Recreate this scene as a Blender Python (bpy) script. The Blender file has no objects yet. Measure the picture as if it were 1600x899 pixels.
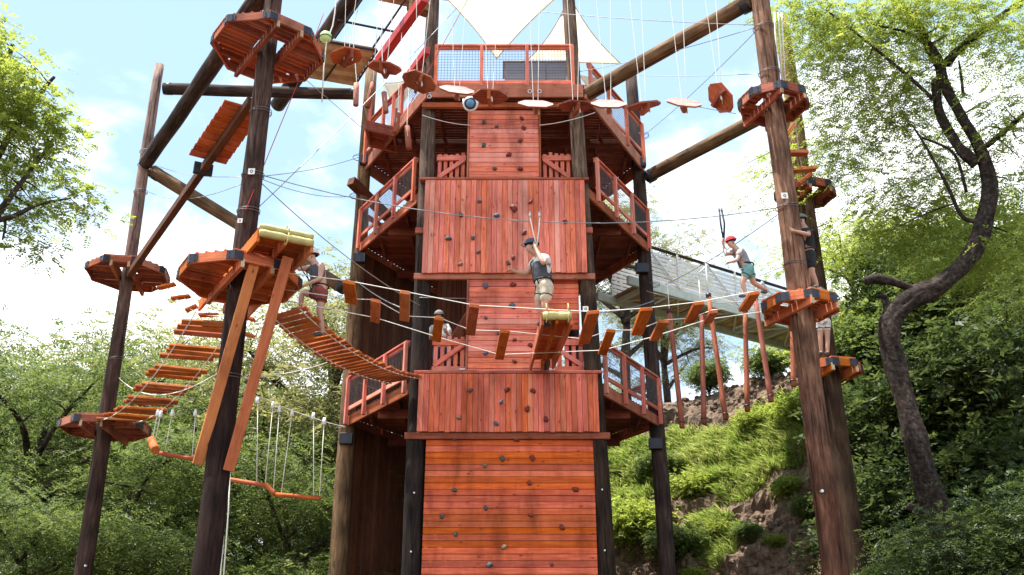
import bpy, bmesh, math, random
import numpy as np
from mathutils import Vector, Matrix, noise as mnoise

random.seed(7)
rng = np.random.default_rng(11)
scene = bpy.context.scene
COL = scene.collection
R = math.radians

# ------------------------------------------------------------------ camera
F, PITCH, EYE = 1459.0, R(23.2), 1.6
cam_d = bpy.data.cameras.new('camera')
cam = bpy.data.objects.new('camera', cam_d)
COL.objects.link(cam)
cam.location = (0, 0, EYE)
cam.rotation_euler = (R(90) + PITCH, 0, 0)
cam_d.sensor_width = 36
cam_d.lens = 36 * F / 1600
cam_d.clip_end = 3000
scene.camera = cam

# ------------------------------------------------------------------ sky and sun
SUN_EL, SUN_AZ = R(73), R(260)          # azimuth clockwise from +Y: high on the left, a touch behind the camera
w = bpy.data.worlds.new('World')
scene.world = w
w.use_nodes = True
nt = w.node_tree
nt.nodes.clear()
N = nt.nodes.new
out = N('ShaderNodeOutputWorld'); bg = N('ShaderNodeBackground'); sky = N('ShaderNodeTexSky')
sky.sky_type = 'NISHITA'; sky.sun_disc = False
sky.sun_elevation = SUN_EL; sky.sun_rotation = SUN_AZ
sky.altitude = 50; sky.air_density = 1.0; sky.dust_density = 0.6; sky.ozone_density = 1.2
tc = N('ShaderNodeTexCoord')
mp = N('ShaderNodeMapping'); mp.inputs['Scale'].default_value = (1.0, 1.0, 1.9); mp.inputs['Location'].default_value = (2.34, 1.0, 0.22)
nz = N('ShaderNodeTexNoise'); nz.inputs['Scale'].default_value = 2.3; nz.inputs['Detail'].default_value = 9; nz.inputs['Roughness'].default_value = 0.56; nz.inputs['Distortion'].default_value = 0.25
rp = N('ShaderNodeValToRGB'); rp.color_ramp.elements[0].position = 0.47; rp.color_ramp.elements[1].position = 0.64
rp.color_ramp.interpolation = 'EASE'
mx = N('ShaderNodeMix'); mx.data_type = 'RGBA'; mx.blend_type = 'MIX'
hz = N('ShaderNodeMix'); hz.data_type = 'RGBA'; hz.inputs[0].default_value = 0.72
hz.inputs[7].default_value = (2.85, 4.1, 5.4, 1)
nt.links.new(tc.outputs['Generated'], mp.inputs[0]); nt.links.new(mp.outputs[0], nz.inputs['Vector'])
sx = N('ShaderNodeSeparateXYZ'); nt.links.new(tc.outputs['Generated'], sx.inputs[0])
lowc = N('ShaderNodeMath'); lowc.operation = 'MULTIPLY_ADD'; lowc.inputs[1].default_value = -0.42; lowc.inputs[2].default_value = 0.20   # cloud banks thicken towards the horizon
nt.links.new(sx.outputs['Z'], lowc.inputs[0])
addc = N('ShaderNodeMath'); addc.operation = 'ADD'; nt.links.new(nz.outputs[0], addc.inputs[0]); nt.links.new(lowc.outputs[0], addc.inputs[1])
nt.links.new(addc.outputs[0], rp.inputs[0]); nt.links.new(rp.outputs[0], mx.inputs[0])
nt.links.new(sky.outputs[0], hz.inputs[6]); nt.links.new(hz.outputs[2], mx.inputs[6])
mx.inputs[7].default_value = (9.0, 9.15, 9.3, 1)
nt.links.new(mx.outputs[2], bg.inputs[0]); bg.inputs[1].default_value = 0.105
nt.links.new(bg.outputs[0], out.inputs[0])

sd = bpy.data.lights.new('sun', 'SUN'); sd.energy = 4.6; sd.angle = R(0.6); sd.color = (1.0, 0.95, 0.86)
sun = bpy.data.objects.new('sun', sd); COL.objects.link(sun)
sv = Vector((math.sin(SUN_AZ) * math.cos(SUN_EL), math.cos(SUN_AZ) * math.cos(SUN_EL), math.sin(SUN_EL)))
sun.rotation_euler = sv.to_track_quat('Z', 'Y').to_euler()
sun.location = (0, 0, 60)

vs = scene.view_settings
vs.view_transform = 'Standard'; vs.look = 'None'; vs.exposure = 1.32; vs.gamma = 1.0; vs.use_curve_mapping = False
scene.render.engine = 'CYCLES'
scene.cycles.use_denoising = True
scene.cycles.max_bounces = 7
scene.cycles.transparent_max_bounces = 8

# ------------------------------------------------------------------ measuring helpers
CP, SP = math.cos(PITCH), math.sin(PITCH)
def ray(x, y):
    u, v = (x - 800) / F, (449.5 - y) / F
    return Vector((u, CP - v * SP, SP + v * CP))
def P(x, y, Y):
    """the point of the place that is seen at photo pixel x, y and stands Y metres away"""
    d = ray(x, y); t = Y / d.y
    return Vector((d.x * t, Y, EYE + d.z * t))
def PZ(x, y, z):
    d = ray(x, y); t = (z - EYE) / d.z
    return Vector((d.x * t, d.y * t, z))

# ------------------------------------------------------------------ materials
def mat(name):
    m = bpy.data.materials.new(name); m.use_nodes = True
    t = m.node_tree; t.nodes.clear()
    o = t.nodes.new('ShaderNodeOutputMaterial'); b = t.nodes.new('ShaderNodeBsdfPrincipled')
    t.links.new(b.outputs[0], o.inputs[0])
    return m, t, b, o
def nd(t, kind, **kw):
    n = t.nodes.new(kind)
    for k, v in kw.items():
        setattr(n, k, v)
    return n
def ramp(t, src, stops):
    r = t.nodes.new('ShaderNodeValToRGB')
    e = r.color_ramp.elements
    while len(e) < len(stops): e.new(0.5)
    for el, (p, c) in zip(e, stops):
        el.position = p; el.color = (*c, 1) if len(c) == 3 else c
    t.links.new(src, r.inputs[0]); return r
def mixc(t, fac, a, b, mode='MIX'):
    m = nd(t, 'ShaderNodeMix', data_type='RGBA', blend_type=mode)
    if isinstance(fac, (int, float)): m.inputs[0].default_value = fac
    else: t.links.new(fac, m.inputs[0])
    for s, i in ((a, 6), (b, 7)):
        if isinstance(s, tuple): m.inputs[i].default_value = (*s, 1)
        else: t.links.new(s, m.inputs[i])
    return m.outputs[2]
def wood(name, c0, c1, c2, rough=0.74, vary=0.35, knots=True, grime=0.35):
    """stained timber, grain along local X; each board takes its own tone"""
    m, t, b, o = mat(name)
    tcn = nd(t, 'ShaderNodeTexCoord'); oi = nd(t, 'ShaderNodeObjectInfo')
    sc = nd(t, 'ShaderNodeVectorMath', operation='SCALE'); sc.inputs[0].default_value = (37, 19, 53)
    t.links.new(oi.outputs['Random'], sc.inputs['Scale'])
    ad = nd(t, 'ShaderNodeVectorMath', operation='ADD')
    t.links.new(tcn.outputs['Object'], ad.inputs[0]); t.links.new(sc.outputs[0], ad.inputs[1])
    mpn = nd(t, 'ShaderNodeMapping'); mpn.inputs['Scale'].default_value = (1.2, 17, 17)
    t.links.new(ad.outputs[0], mpn.inputs[0])
    n1 = nd(t, 'ShaderNodeTexNoise'); n1.inputs['Scale'].default_value = 1.6; n1.inputs['Detail'].default_value = 6; n1.inputs['Distortion'].default_value = 0.6
    t.links.new(mpn.outputs[0], n1.inputs['Vector'])
    n2 = nd(t, 'ShaderNodeTexNoise'); n2.inputs['Scale'].default_value = 1.3; n2.inputs['Detail'].default_value = 5
    t.links.new(ad.outputs[0], n2.inputs['Vector'])
    g = ramp(t, n1.outputs[0], [(0.28, c0), (0.5, c1), (0.75, c2)])
    # tone of each board
    hsv = nd(t, 'ShaderNodeHueSaturation')
    mr = nd(t, 'ShaderNodeMapRange'); mr.inputs['To Min'].default_value = 1 - vary; mr.inputs['To Max'].default_value = 1 + vary
    t.links.new(oi.outputs['Random'], mr.inputs[0]); t.links.new(mr.outputs[0], hsv.inputs['Value'])
    mul = nd(t, 'ShaderNodeMath', operation='MULTIPLY'); mul.inputs[1].default_value = 7.31
    fr = nd(t, 'ShaderNodeMath', operation='FRACT')
    t.links.new(oi.outputs['Random'], mul.inputs[0]); t.links.new(mul.outputs[0], fr.inputs[0])
    mr2 = nd(t, 'ShaderNodeMapRange'); mr2.inputs['To Min'].default_value = 0.495; mr2.inputs['To Max'].default_value = 0.507
    t.links.new(fr.outputs[0], mr2.inputs[0]); t.links.new(mr2.outputs[0], hsv.inputs['Hue'])
    mr3 = nd(t, 'ShaderNodeMapRange'); mr3.inputs['To Min'].default_value = 0.93; mr3.inputs['To Max'].default_value = 1.06
    t.links.new(fr.outputs[0], mr3.inputs[0]); t.links.new(mr3.outputs[0], hsv.inputs['Saturation'])
    t.links.new(g.outputs[0], hsv.inputs['Color'])
    col = hsv.outputs[0]
    wr = ramp(t, n2.outputs[0], [(0.35, (0, 0, 0)), (0.72, (1, 1, 1))])
    gm = nd(t, 'ShaderNodeMath', operation='MULTIPLY'); gm.inputs[1].default_value = grime
    t.links.new(wr.outputs[0], gm.inputs[0])
    col = mixc(t, gm.outputs[0], col, tuple(c * 0.45 for c in c0))
    m7 = nd(t, 'ShaderNodeMath', operation='MULTIPLY'); m7.inputs[1].default_value = 23.7; f7 = nd(t, 'ShaderNodeMath', operation='FRACT'); t.links.new(oi.outputs['Random'], m7.inputs[0]); t.links.new(m7.outputs[0], f7.inputs[0])
    r7 = ramp(t, f7.outputs[0], [(0.72, (0, 0, 0)), (1.0, (0.55, 0.55, 0.55))])
    col = mixc(t, r7.outputs[0], col, (c2[0] * 1.0, c2[1] * 1.45, c2[2] * 1.6))
    gp = nd(t, 'ShaderNodeNewGeometry'); n5 = nd(t, 'ShaderNodeTexNoise'); n5.inputs['Scale'].default_value = 0.9; n5.inputs['Detail'].default_value = 6; n5.inputs['Roughness'].default_value = 0.65
    m5 = nd(t, 'ShaderNodeMapping'); m5.inputs['Scale'].default_value = (2.2, 1.0, 0.7); t.links.new(gp.outputs['Position'], m5.inputs[0]); t.links.new(m5.outputs[0], n5.inputs['Vector'])
    f5 = ramp(t, n5.outputs[0], [(0.32, (0.58, 0.54, 0.52)), (0.50, (1, 1, 1)), (0.72, (1.22, 1.30, 1.34))])
    col = mixc(t, 1.0, col, f5.outputs[0], 'MULTIPLY')
    if knots:
        vo = nd(t, 'ShaderNodeTexVoronoi'); vo.inputs['Scale'].default_value = 3.1
        mk = nd(t, 'ShaderNodeMapping'); mk.inputs['Scale'].default_value = (0.8, 1.6, 1.6)
        t.links.new(ad.outputs[0], mk.inputs[0]); t.links.new(mk.outputs[0], vo.inputs['Vector'])
        kr = ramp(t, vo.outputs['Distance'], [(0.07, (1, 1, 1)), (0.14, (0, 0, 0))])
        km = nd(t, 'ShaderNodeMath', operation='MULTIPLY'); km.inputs[1].default_value = 0.7
        t.links.new(kr.outputs[0], km.inputs[0])
        col = mixc(t, km.outputs[0], col, tuple(c * 0.3 for c in c0))
    t.links.new(col, b.inputs['Base Color'])
    b.inputs['Roughness'].default_value = rough; b.inputs['Specular IOR Level'].default_value = 0.25
    bp = nd(t, 'ShaderNodeBump'); bp.inputs['Strength'].default_value = 0.35; bp.inputs['Distance'].default_value = 0.01
    t.links.new(n1.outputs[0], bp.inputs['Height']); t.links.new(bp.outputs[0], b.inputs['Normal'])
    return m
def plain(name, c, rough=0.5, metal=0.0, var=0.12, scale=6.0, bump=0.0):
    m, t, b, o = mat(name)
    tcn = nd(t, 'ShaderNodeTexCoord')
    n1 = nd(t, 'ShaderNodeTexNoise'); n1.inputs['Scale'].default_value = scale; n1.inputs['Detail'].default_value = 5
    t.links.new(tcn.outputs['Object'], n1.inputs['Vector'])
    g = ramp(t, n1.outputs[0], [(0.3, tuple(x * (1 - var) for x in c)), (0.7, tuple(min(1, x * (1 + var)) for x in c))])
    t.links.new(g.outputs[0], b.inputs['Base Color'])
    b.inputs['Roughness'].default_value = rough; b.inputs['Metallic'].default_value = metal
    if bump:
        bp = nd(t, 'ShaderNodeBump'); bp.inputs['Strength'].default_value = bump; bp.inputs['Distance'].default_value = 0.02
        t.links.new(n1.outputs[0], bp.inputs['Height']); t.links.new(bp.outputs[0], b.inputs['Normal'])
    return m
def leafmat(name, dark, mid, light, trans=0.45, glow=1.6):
    m, t, b, o = mat(name)
    tcn = nd(t, 'ShaderNodeTexCoord'); ge = nd(t, 'ShaderNodeNewGeometry')
    n1 = nd(t, 'ShaderNodeTexNoise'); n1.inputs['Scale'].default_value = 0.7; n1.inputs['Detail'].default_value = 3
    t.links.new(tcn.outputs['Object'], n1.inputs['Vector'])
    a = nd(t, 'ShaderNodeMath', operation='MULTIPLY_ADD'); a.inputs[1].default_value = 0.5
    t.links.new(ge.outputs['Random Per Island'], a.inputs[0])
    s = nd(t, 'ShaderNodeMath', operation='MULTIPLY'); s.inputs[1].default_value = 0.75
    t.links.new(n1.outputs[0], s.inputs[0]); t.links.new(s.outputs[0], a.inputs[2])
    g = ramp(t, a.outputs[0], [(0.28, dark), (0.58, mid), (0.9, light)])
    t.links.new(g.outputs[0], b.inputs['Base Color']); b.inputs['Roughness'].default_value = 0.55
    tr = nd(t, 'ShaderNodeBsdfTranslucent')
    hs = nd(t, 'ShaderNodeHueSaturation'); hs.inputs['Value'].default_value = glow; hs.inputs['Hue'].default_value = 0.485
    t.links.new(g.outputs[0], hs.inputs['Color']); t.links.new(hs.outputs[0], tr.inputs['Color'])
    ms = nd(t, 'ShaderNodeMixShader'); ms.inputs[0].default_value = trans
    t.links.new(b.outputs[0], ms.inputs[1]); t.links.new(tr.outputs[0], ms.inputs[2]); t.links.new(ms.outputs[0], o.inputs[0])
    return m
def barkmat(name, c0, c1, c2, sx=1.5, sy=9.0, bump=0.6, rough=0.85, stain=None):
    """log or bark, streaks along local X"""
    m, t, b, o = mat(name)
    tcn = nd(t, 'ShaderNodeTexCoord')
    mpn = nd(t, 'ShaderNodeMapping'); mpn.inputs['Scale'].default_value = (sx, sy, sy)
    t.links.new(tcn.outputs['Object'], mpn.inputs[0])
    n1 = nd(t, 'ShaderNodeTexNoise'); n1.inputs['Scale'].default_value = 1.5; n1.inputs['Detail'].default_value = 7; n1.inputs['Roughness'].default_value = 0.65
    t.links.new(mpn.outputs[0], n1.inputs['Vector'])
    n2 = nd(t, 'ShaderNodeTexNoise'); n2.inputs['Scale'].default_value = 0.9; n2.inputs['Detail'].default_value = 4
    t.links.new(tcn.outputs['Object'], n2.inputs['Vector'])
    g = ramp(t, n1.outputs[0], [(0.3, c0), (0.5, c1), (0.72, c2)])
    w2 = ramp(t, n2.outputs[0], [(0.35, (0.55, 0.55, 0.55)), (0.65, (1.15, 1.12, 1.1))])
    col = mixc(t, 1.0, g.outputs[0], w2.outputs[0], 'MULTIPLY')
    mp2 = nd(t, 'ShaderNodeMapping'); mp2.inputs['Scale'].default_value = (sx * 0.45, sy * 1.6, sy * 1.6); t.links.new(tcn.outputs['Object'], mp2.inputs[0])
    n3 = nd(t, 'ShaderNodeTexNoise'); n3.inputs['Scale'].default_value = 1.0; n3.inputs['Detail'].default_value = 3; t.links.new(mp2.outputs[0], n3.inputs['Vector'])
    ck = ramp(t, n3.outputs[0], [(0.36, (0.25, 0.22, 0.2)), (0.42, (1, 1, 1))])
    col = mixc(t, 0.8, col, ck.outputs[0], 'MULTIPLY')
    b.inputs['Specular IOR Level'].default_value = 0.18
    if stain:   # creosote soaked foot of the pole, along its length
        sx_ = nd(t, 'ShaderNodeSeparateXYZ'); t.links.new(tcn.outputs['Generated'], sx_.inputs[0])
        j = nd(t, 'ShaderNodeMath', operation='MULTIPLY_ADD'); j.inputs[1].default_value = 0.10; t.links.new(n1.outputs[0], j.inputs[0]); t.links.new(sx_.outputs[0], j.inputs[2])
        r_ = ramp(t, j.outputs[0], [(stain[0] + 0.03, stain[2]), (stain[1] + 0.07, (1, 1, 1))])
        col = mixc(t, 1.0, col, r_.outputs[0], 'MULTIPLY')
    t.links.new(col, b.inputs['Base Color']); b.inputs['Roughness'].default_value = rough
    bp = nd(t, 'ShaderNodeBump'); bp.inputs['Strength'].default_value = bump; bp.inputs['Distance'].default_value = 0.03
    t.links.new(n1.outputs[0], bp.inputs['Height']); t.links.new(bp.outputs[0], b.inputs['Normal'])
    return m

M = {}
M['red'] = wood('red_stained_wood', (0.25, 0.056, 0.027), (0.38, 0.096, 0.048), (0.50, 0.158, 0.090), vary=0.25)
M['pink'] = wood('faded_red_boards', (0.53, 0.108, 0.066), (0.67, 0.168, 0.108), (0.77, 0.270, 0.190), vary=0.19, grime=0.10)
M['deepred'] = wood('deep_red_boards', (0.47, 0.080, 0.038), (0.63, 0.125, 0.062), (0.74, 0.205, 0.115), vary=0.22, grime=0.12)
M['orange'] = wood('orange_stained_boards', (0.51, 0.074, 0.020), (0.66, 0.112, 0.029), (0.77, 0.180, 0.055), vary=0.26, grime=0.24)
M['step'] = wood('fresh_orange_planks', (0.40, 0.082, 0.022), (0.52, 0.125, 0.034), (0.62, 0.180, 0.058), vary=0.16, grime=0.15)
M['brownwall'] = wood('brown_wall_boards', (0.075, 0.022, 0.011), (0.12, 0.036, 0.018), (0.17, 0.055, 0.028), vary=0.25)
M['deckwood'] = wood('shade_darkened_deck_boards', (0.14, 0.030, 0.016), (0.21, 0.048, 0.026), (0.29, 0.078, 0.044), vary=0.25)  # red stain darkened in colour so the deck undersides look shaded
M['pale'] = wood('pale_planks', (0.42, 0.27, 0.15), (0.55, 0.37, 0.22), (0.66, 0.48, 0.31), vary=0.15)
M['post'] = wood('red_round_posts', (0.28, 0.075, 0.045), (0.38, 0.115, 0.07), (0.48, 0.17, 0.11), vary=0.15)
M['log_dark'] = barkmat('dark_log', (0.028, 0.019, 0.017), (0.055, 0.036, 0.031), (0.11, 0.078, 0.066))
M['log_black'] = barkmat('blackened_log', (0.010, 0.008, 0.008), (0.021, 0.016, 0.015), (0.05, 0.038, 0.033))
M['log_mid'] = barkmat('brown_log', (0.075, 0.036, 0.022), (0.15, 0.078, 0.050), (0.27, 0.16, 0.11))
M['log_pink'] = barkmat('weathered_log', (0.13, 0.085, 0.072), (0.26, 0.17, 0.145), (0.42, 0.31, 0.27))
M['log_tan'] = barkmat('tan_log', (0.10, 0.056, 0.029), (0.18, 0.108, 0.058), (0.29, 0.195, 0.112))
M['pole_front'] = barkmat('front_pole_wood', (0.060, 0.038, 0.028), (0.12, 0.082, 0.062), (0.22, 0.165, 0.13), stain=(0.52, 0.60, (0.20, 0.20, 0.22)))
M['pole_right'] = barkmat('front_right_pole_wood', (0.075, 0.044, 0.028), (0.15, 0.098, 0.066), (0.27, 0.195, 0.14), stain=(0.45, 0.60, (0.26, 0.24, 0.24)))
M['pole_far'] = barkmat('far_left_pole_wood', (0.15, 0.095, 0.080), (0.28, 0.185, 0.155), (0.42, 0.31, 0.27), stain=(0.50, 0.78, (0.22, 0.19, 0.18)))
M['pole_big'] = barkmat('big_left_pole_wood', (0.040, 0.021, 0.016), (0.082, 0.046, 0.036), (0.14, 0.090, 0.075), stain=(0.40, 0.66, (0.34, 0.30, 0.30)))
M['pole_brown'] = barkmat('brown_pole_wood', (0.095, 0.046, 0.028), (0.20, 0.105, 0.066), (0.36, 0.215, 0.15), stain=(0.25, 0.46, (0.48, 0.38, 0.35)))
M['pole_left'] = barkmat('tower_left_pole_wood', (0.10, 0.055, 0.028), (0.19, 0.115, 0.060), (0.30, 0.20, 0.115))
M['pole_rear'] = barkmat('rear_right_pole_wood', (0.14, 0.085, 0.048), (0.27, 0.17, 0.10), (0.42, 0.30, 0.19), stain=(0.66, 0.74, (0.20, 0.18, 0.17)))
M['steel'] = plain('dark_steel', (0.035, 0.038, 0.05), 0.45, 0.6)
M['zinc'] = plain('galvanised_steel', (0.55, 0.57, 0.58), 0.4, 0.7)
M['cable'] = plain('steel_cable', (0.30, 0.30, 0.30), 0.45, 0.5)
M['wirem'] = plain('mesh_wire', (0.16, 0.14, 0.14), 0.5, 0.5)
M['rope'] = plain('white_rope', (0.78, 0.76, 0.70), 0.85, scale=40)
M['redrope'] = plain('red_rope', (0.55, 0.05, 0.06), 0.8, scale=40)
M['blkstrap'] = plain('black_webbing', (0.012, 0.012, 0.014), 0.7, scale=40)
M['white'] = plain('white_paint', (0.82, 0.83, 0.82), 0.45, var=0.05)
M['grn'] = plain('pale_green_steel', (0.62, 0.67, 0.60), 0.5, var=0.1)
M['pad'] = plain('yellow_pad', (0.50, 0.43, 0.17), 0.6, var=0.25, scale=4, bump=0.4)
M['greybox'] = plain('grey_metal', (0.18, 0.19, 0.22), 0.5, var=0.08)
M['redsteel'] = plain('red_painted_beam', (0.46, 0.035, 0.03), 0.4, var=0.12)
M['hold_g'] = plain('slate_hold', (0.07, 0.076, 0.088), 0.6, scale=18, bump=0.3)
M['hold_b'] = plain('blue_hold', (0.075, 0.105, 0.155), 0.6, scale=18, bump=0.3)
M['hold_r'] = plain('red_hold', (0.17, 0.024, 0.016), 0.6, scale=18, bump=0.3)
M['hold_t'] = plain('tan_hold', (0.22, 0.15, 0.09), 0.6, scale=18, bump=0.3)
M['tag'] = plain('tag_white', (0.8, 0.8, 0.78), 0.5)
M['glass'] = plain('blue_lens', (0.10, 0.24, 0.42), 0.08, 0.0, var=0.15)
M['ball'] = plain('lime_ball', (0.45, 0.75, 0.30), 0.4, var=0.2, scale=3)
M['wingtop'] = plain('sunlit_step_top', (0.52, 0.28, 0.235), 0.4, var=0.2, scale=8)  # pale sunlit look of the plate tops is put into the colour
M['steelrope'] = M['cable']

# ------------------------------------------------------------------ object helpers
WM = {}
def put(o, m4, parent):
    COL.objects.link(o)
    if parent is not None:
        o.parent = parent
        o.matrix_basis = WM[parent.name].inverted() @ m4
    else:
        o.matrix_basis = m4
    WM[o.name] = m4.copy()
    return o
def tag(o, label, cat, group=None):
    o['label'] = label; o['category'] = cat
    if group: o['group'] = group
    return o
def thing(name, label, cat, loc, group=None):
    o = bpy.data.objects.new(name, None); o.empty_display_size = 0.2
    put(o, Matrix.Translation(Vector(loc)), None)
    return tag(o, label, cat, group)
def frame(a, b, up=(0, 0, 1), at=0.5):
    a, b, up = Vector(a), Vector(b), Vector(up)
    x = (b - a).normalized()
    if abs(x.dot(up.normalized())) > 0.995: up = Vector((0, 1, 0)) if abs(x.y) < 0.9 else Vector((1, 0, 0))
    y = up.cross(x).normalized(); z = x.cross(y)
    m = Matrix((x, y, z)).transposed().to_4x4()
    m.translation = a.lerp(b, at)
    return m
_cache = {}
def boxmesh(l, wd, h, c=None):
    key = ('b', round(l, 3), round(wd, 3), round(h, 3))
    if key in _cache: return _cache[key]
    if c is None: c = min(0.008, wd * 0.15, h * 0.15)
    bm = bmesh.new()
    bmesh.ops.create_cube(bm, size=1)
    for v in bm.verts: v.co = (v.co.x * l, v.co.y * wd, v.co.z * h)
    if c > 0.001: bmesh.ops.bevel(bm, geom=bm.edges[:], offset=c, segments=1, affect='EDGES')
    me = bpy.data.meshes.new('board'); bm.to_mesh(me); bm.free()
    _cache[key] = me
    return me
def beam(name, a, b, wd, h, m, parent=None, up=(0, 0, 1)):
    """squared timber from a to b; h is measured along up"""
    l = (Vector(b) - Vector(a)).length
    me = boxmesh(l, wd, h)
    if not me.materials: me.materials.append(M[m])
    elif me.materials[0] != M[m]:
        k = (me.name, m)
        if k not in _cache:
            me2 = me.copy(); me2.materials.clear(); me2.materials.append(M[m]); _cache[k] = me2
        me = _cache[k]
    o = bpy.data.objects.new(name, me)
    return put(o, frame(a, b, up), parent)
def meshobj(name, verts, faces, m, parent=None, m4=None, smooth=False):
    me = bpy.data.meshes.new(name)
    me.from_pydata([tuple(v) for v in verts], [], faces)
    me.validate(); me.update()
    me.materials.append(M[m] if isinstance(m, str) else m)
    if smooth: me.polygons.foreach_set('use_smooth', [True] * len(me.polygons))
    o = bpy.data.objects.new(name, me)
    return put(o, m4 or Matrix.Identity(4), parent)
def local(pts):
    """points relative to their first, with the matching matrix"""
    o = Vector(pts[0]); return [Vector(p) - o for p in pts], Matrix.Translation(o)
def tubegeo(pts, rad, sides=8, V=None, Fc=None, wob=0.0):
    V = [] if V is None else V; Fc = [] if Fc is None else Fc
    pts = [Vector(p) for p in pts]; n = len(pts)
    if isinstance(rad, (int, float)): rad = [rad] * n
    tn = [(pts[min(i + 1, n - 1)] - pts[max(i - 1, 0)]).normalized() for i in range(n)]
    ref = Vector((0, 0, 1)) if abs(tn[0].z) < 0.9 else Vector((1, 0, 0))
    u = tn[0].cross(ref).normalized(); base = len(V)
    for i in range(n):
        u = (u - tn[i] * u.dot(tn[i])).normalized(); v = tn[i].cross(u)
        for k in range(sides):
            a = 2 * math.pi * k / sides
            r = rad[i] * (1 + (random.uniform(-wob, wob) if wob else 0))
            V.append(pts[i] + (u * math.cos(a) + v * math.sin(a)) * r)
    for i in range(n - 1):
        for k in range(sides):
            a, b = base + i * sides + k, base + i * sides + (k + 1) % sides
            Fc.append((a, b, b + sides, a + sides))
    Fc.append(tuple(base + k for k in reversed(range(sides))))
    Fc.append(tuple(base + (n - 1) * sides + k for k in range(sides)))
    return V, Fc
def tube(name, pts, rad, m, parent=None, sides=6, wob=0.0, smooth=True):
    lp, m4 = local(pts)
    V, Fc = tubegeo(lp, rad, sides, wob=wob)
    return meshobj(name, V, Fc, m, parent, m4, smooth)
def log(name, a, b, r0, r1, m, parent=None, sides=16, segs=14, knob=0.035):
    """round timber along local X with an uneven surface"""
    a, b = Vector(a), Vector(b); l = (b - a).length
    V, Fc = [], []
    sd_ = random.random() * 50
    for i in range(segs + 1):
        x = -l / 2 + l * i / segs; r = r0 + (r1 - r0) * i / segs
        bx_, by_ = (0.05 * mnoise.noise(Vector((x * 0.16 + sd_, 0.3, 5.0))), 0.05 * mnoise.noise(Vector((x * 0.16 + sd_, 9.3, 5.0)))) if l > 4 else (0, 0)
        for k in range(sides):
            an = 2 * math.pi * k / sides
            q = r * (1 + knob * mnoise.noise(Vector((x * 0.9 + sd_, math.cos(an) * 1.3, math.sin(an) * 1.3))) * 2)
            V.append((x, math.cos(an) * q + bx_, math.sin(an) * q + by_))
    for i in range(segs):
        for k in range(sides):
            p, q = i * sides + k, i * sides + (k + 1) % sides
            Fc.append((p, q, q + sides, p + sides))
    Fc.append(tuple(reversed(range(sides)))); Fc.append(tuple(segs * sides + k for k in range(sides)))
    me = bpy.data.meshes.new(name); me.from_pydata(V, [], Fc); me.update(); me.materials.append(M[m])
    sm = [True] * len(me.polygons); sm[-1] = sm[-2] = False
    me.polygons.foreach_set('use_smooth', sm)
    o = bpy.data.objects.new(name, me)
    return put(o, frame(a, b), parent)
def sagline(a, b, sag, n=14):
    a, b = Vector(a), Vector(b)
    return [a.lerp(b, i / n) - Vector((0, 0, sag * 4 * (i / n) * (1 - i / n))) for i in range(n + 1)]
def cable(name, a, b, sag, r, m, label, cat='cable', group=None):
    o = tube(name, sagline(a, b, sag), r, m, None, 5)
    return tag(o, label, cat, group)

# ------------------------------------------------------------------ ground and hill
def hill_h(x, y, fine=True):
    d = x * 0.55 + y * 0.83 + 1.1 * mnoise.noise(Vector((x * 0.16, y * 0.16, 3.3)))
    t = (d - 23.6) / 10.6
    if t <= 0: h = 0.0
    elif t < 1: h = 12.6 * (0.72 * t + 0.28 * (t * t * (3 - 2 * t)))
    else: h = 12.6 + min(2.0, (d - 34.2) * 0.10)
    if fine and t > 0:
        k = min(1, t * 6) * 0.45
        h += k * (0.50 * mnoise.noise(Vector((x * 0.55, y * 0.55, h * 0.35))) + 0.34 * mnoise.noise(Vector((x * 1.6, y * 1.6, h * 1.1))) + 0.17 * mnoise.noise(Vector((x * 4.2, y * 4.2, h * 3.0))))
        # ledges worn into the bank
        h += k * 0.30 * math.sin(h * 3.4 + 2.0 * mnoise.noise(Vector((x * 0.4, y * 0.4, 9.0))))
    return h
def bank(x, y):
    h = hill_h(x, y); d = x * 0.55 + y * 0.83
    k = max(0.0, min(1.0, (d - 24.0) / 2.0)) * max(0.15, min(1.0, (35.0 - d) / 1.5)) if d < 36 else 0.15
    if k <= 0: return (x, y, h - 0.03)
    p = Vector((x, y, h))
    lump = 0.55 * abs(mnoise.noise(p * 0.8)) + 0.42 * abs(mnoise.noise(p * 1.9 + Vector((5, 1, 2)))) + 0.24 * abs(mnoise.noise(p * 4.3)) + 0.12 * mnoise.noise(p * 9.0)
    shelf = 0.32 * max(0.0, math.sin(h * 2.9 + 2.6 * mnoise.noise(Vector((x * 0.45, y * 0.45, 1.0))))) ** 3
    o = k * (lump * 0.8 + shelf * 0.8 + 0.10 * mnoise.noise(p * 14.0) - 0.25)
    return (x - 0.45 * o, y - 0.70 * o, h - 0.03 + 0.45 * o)
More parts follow.
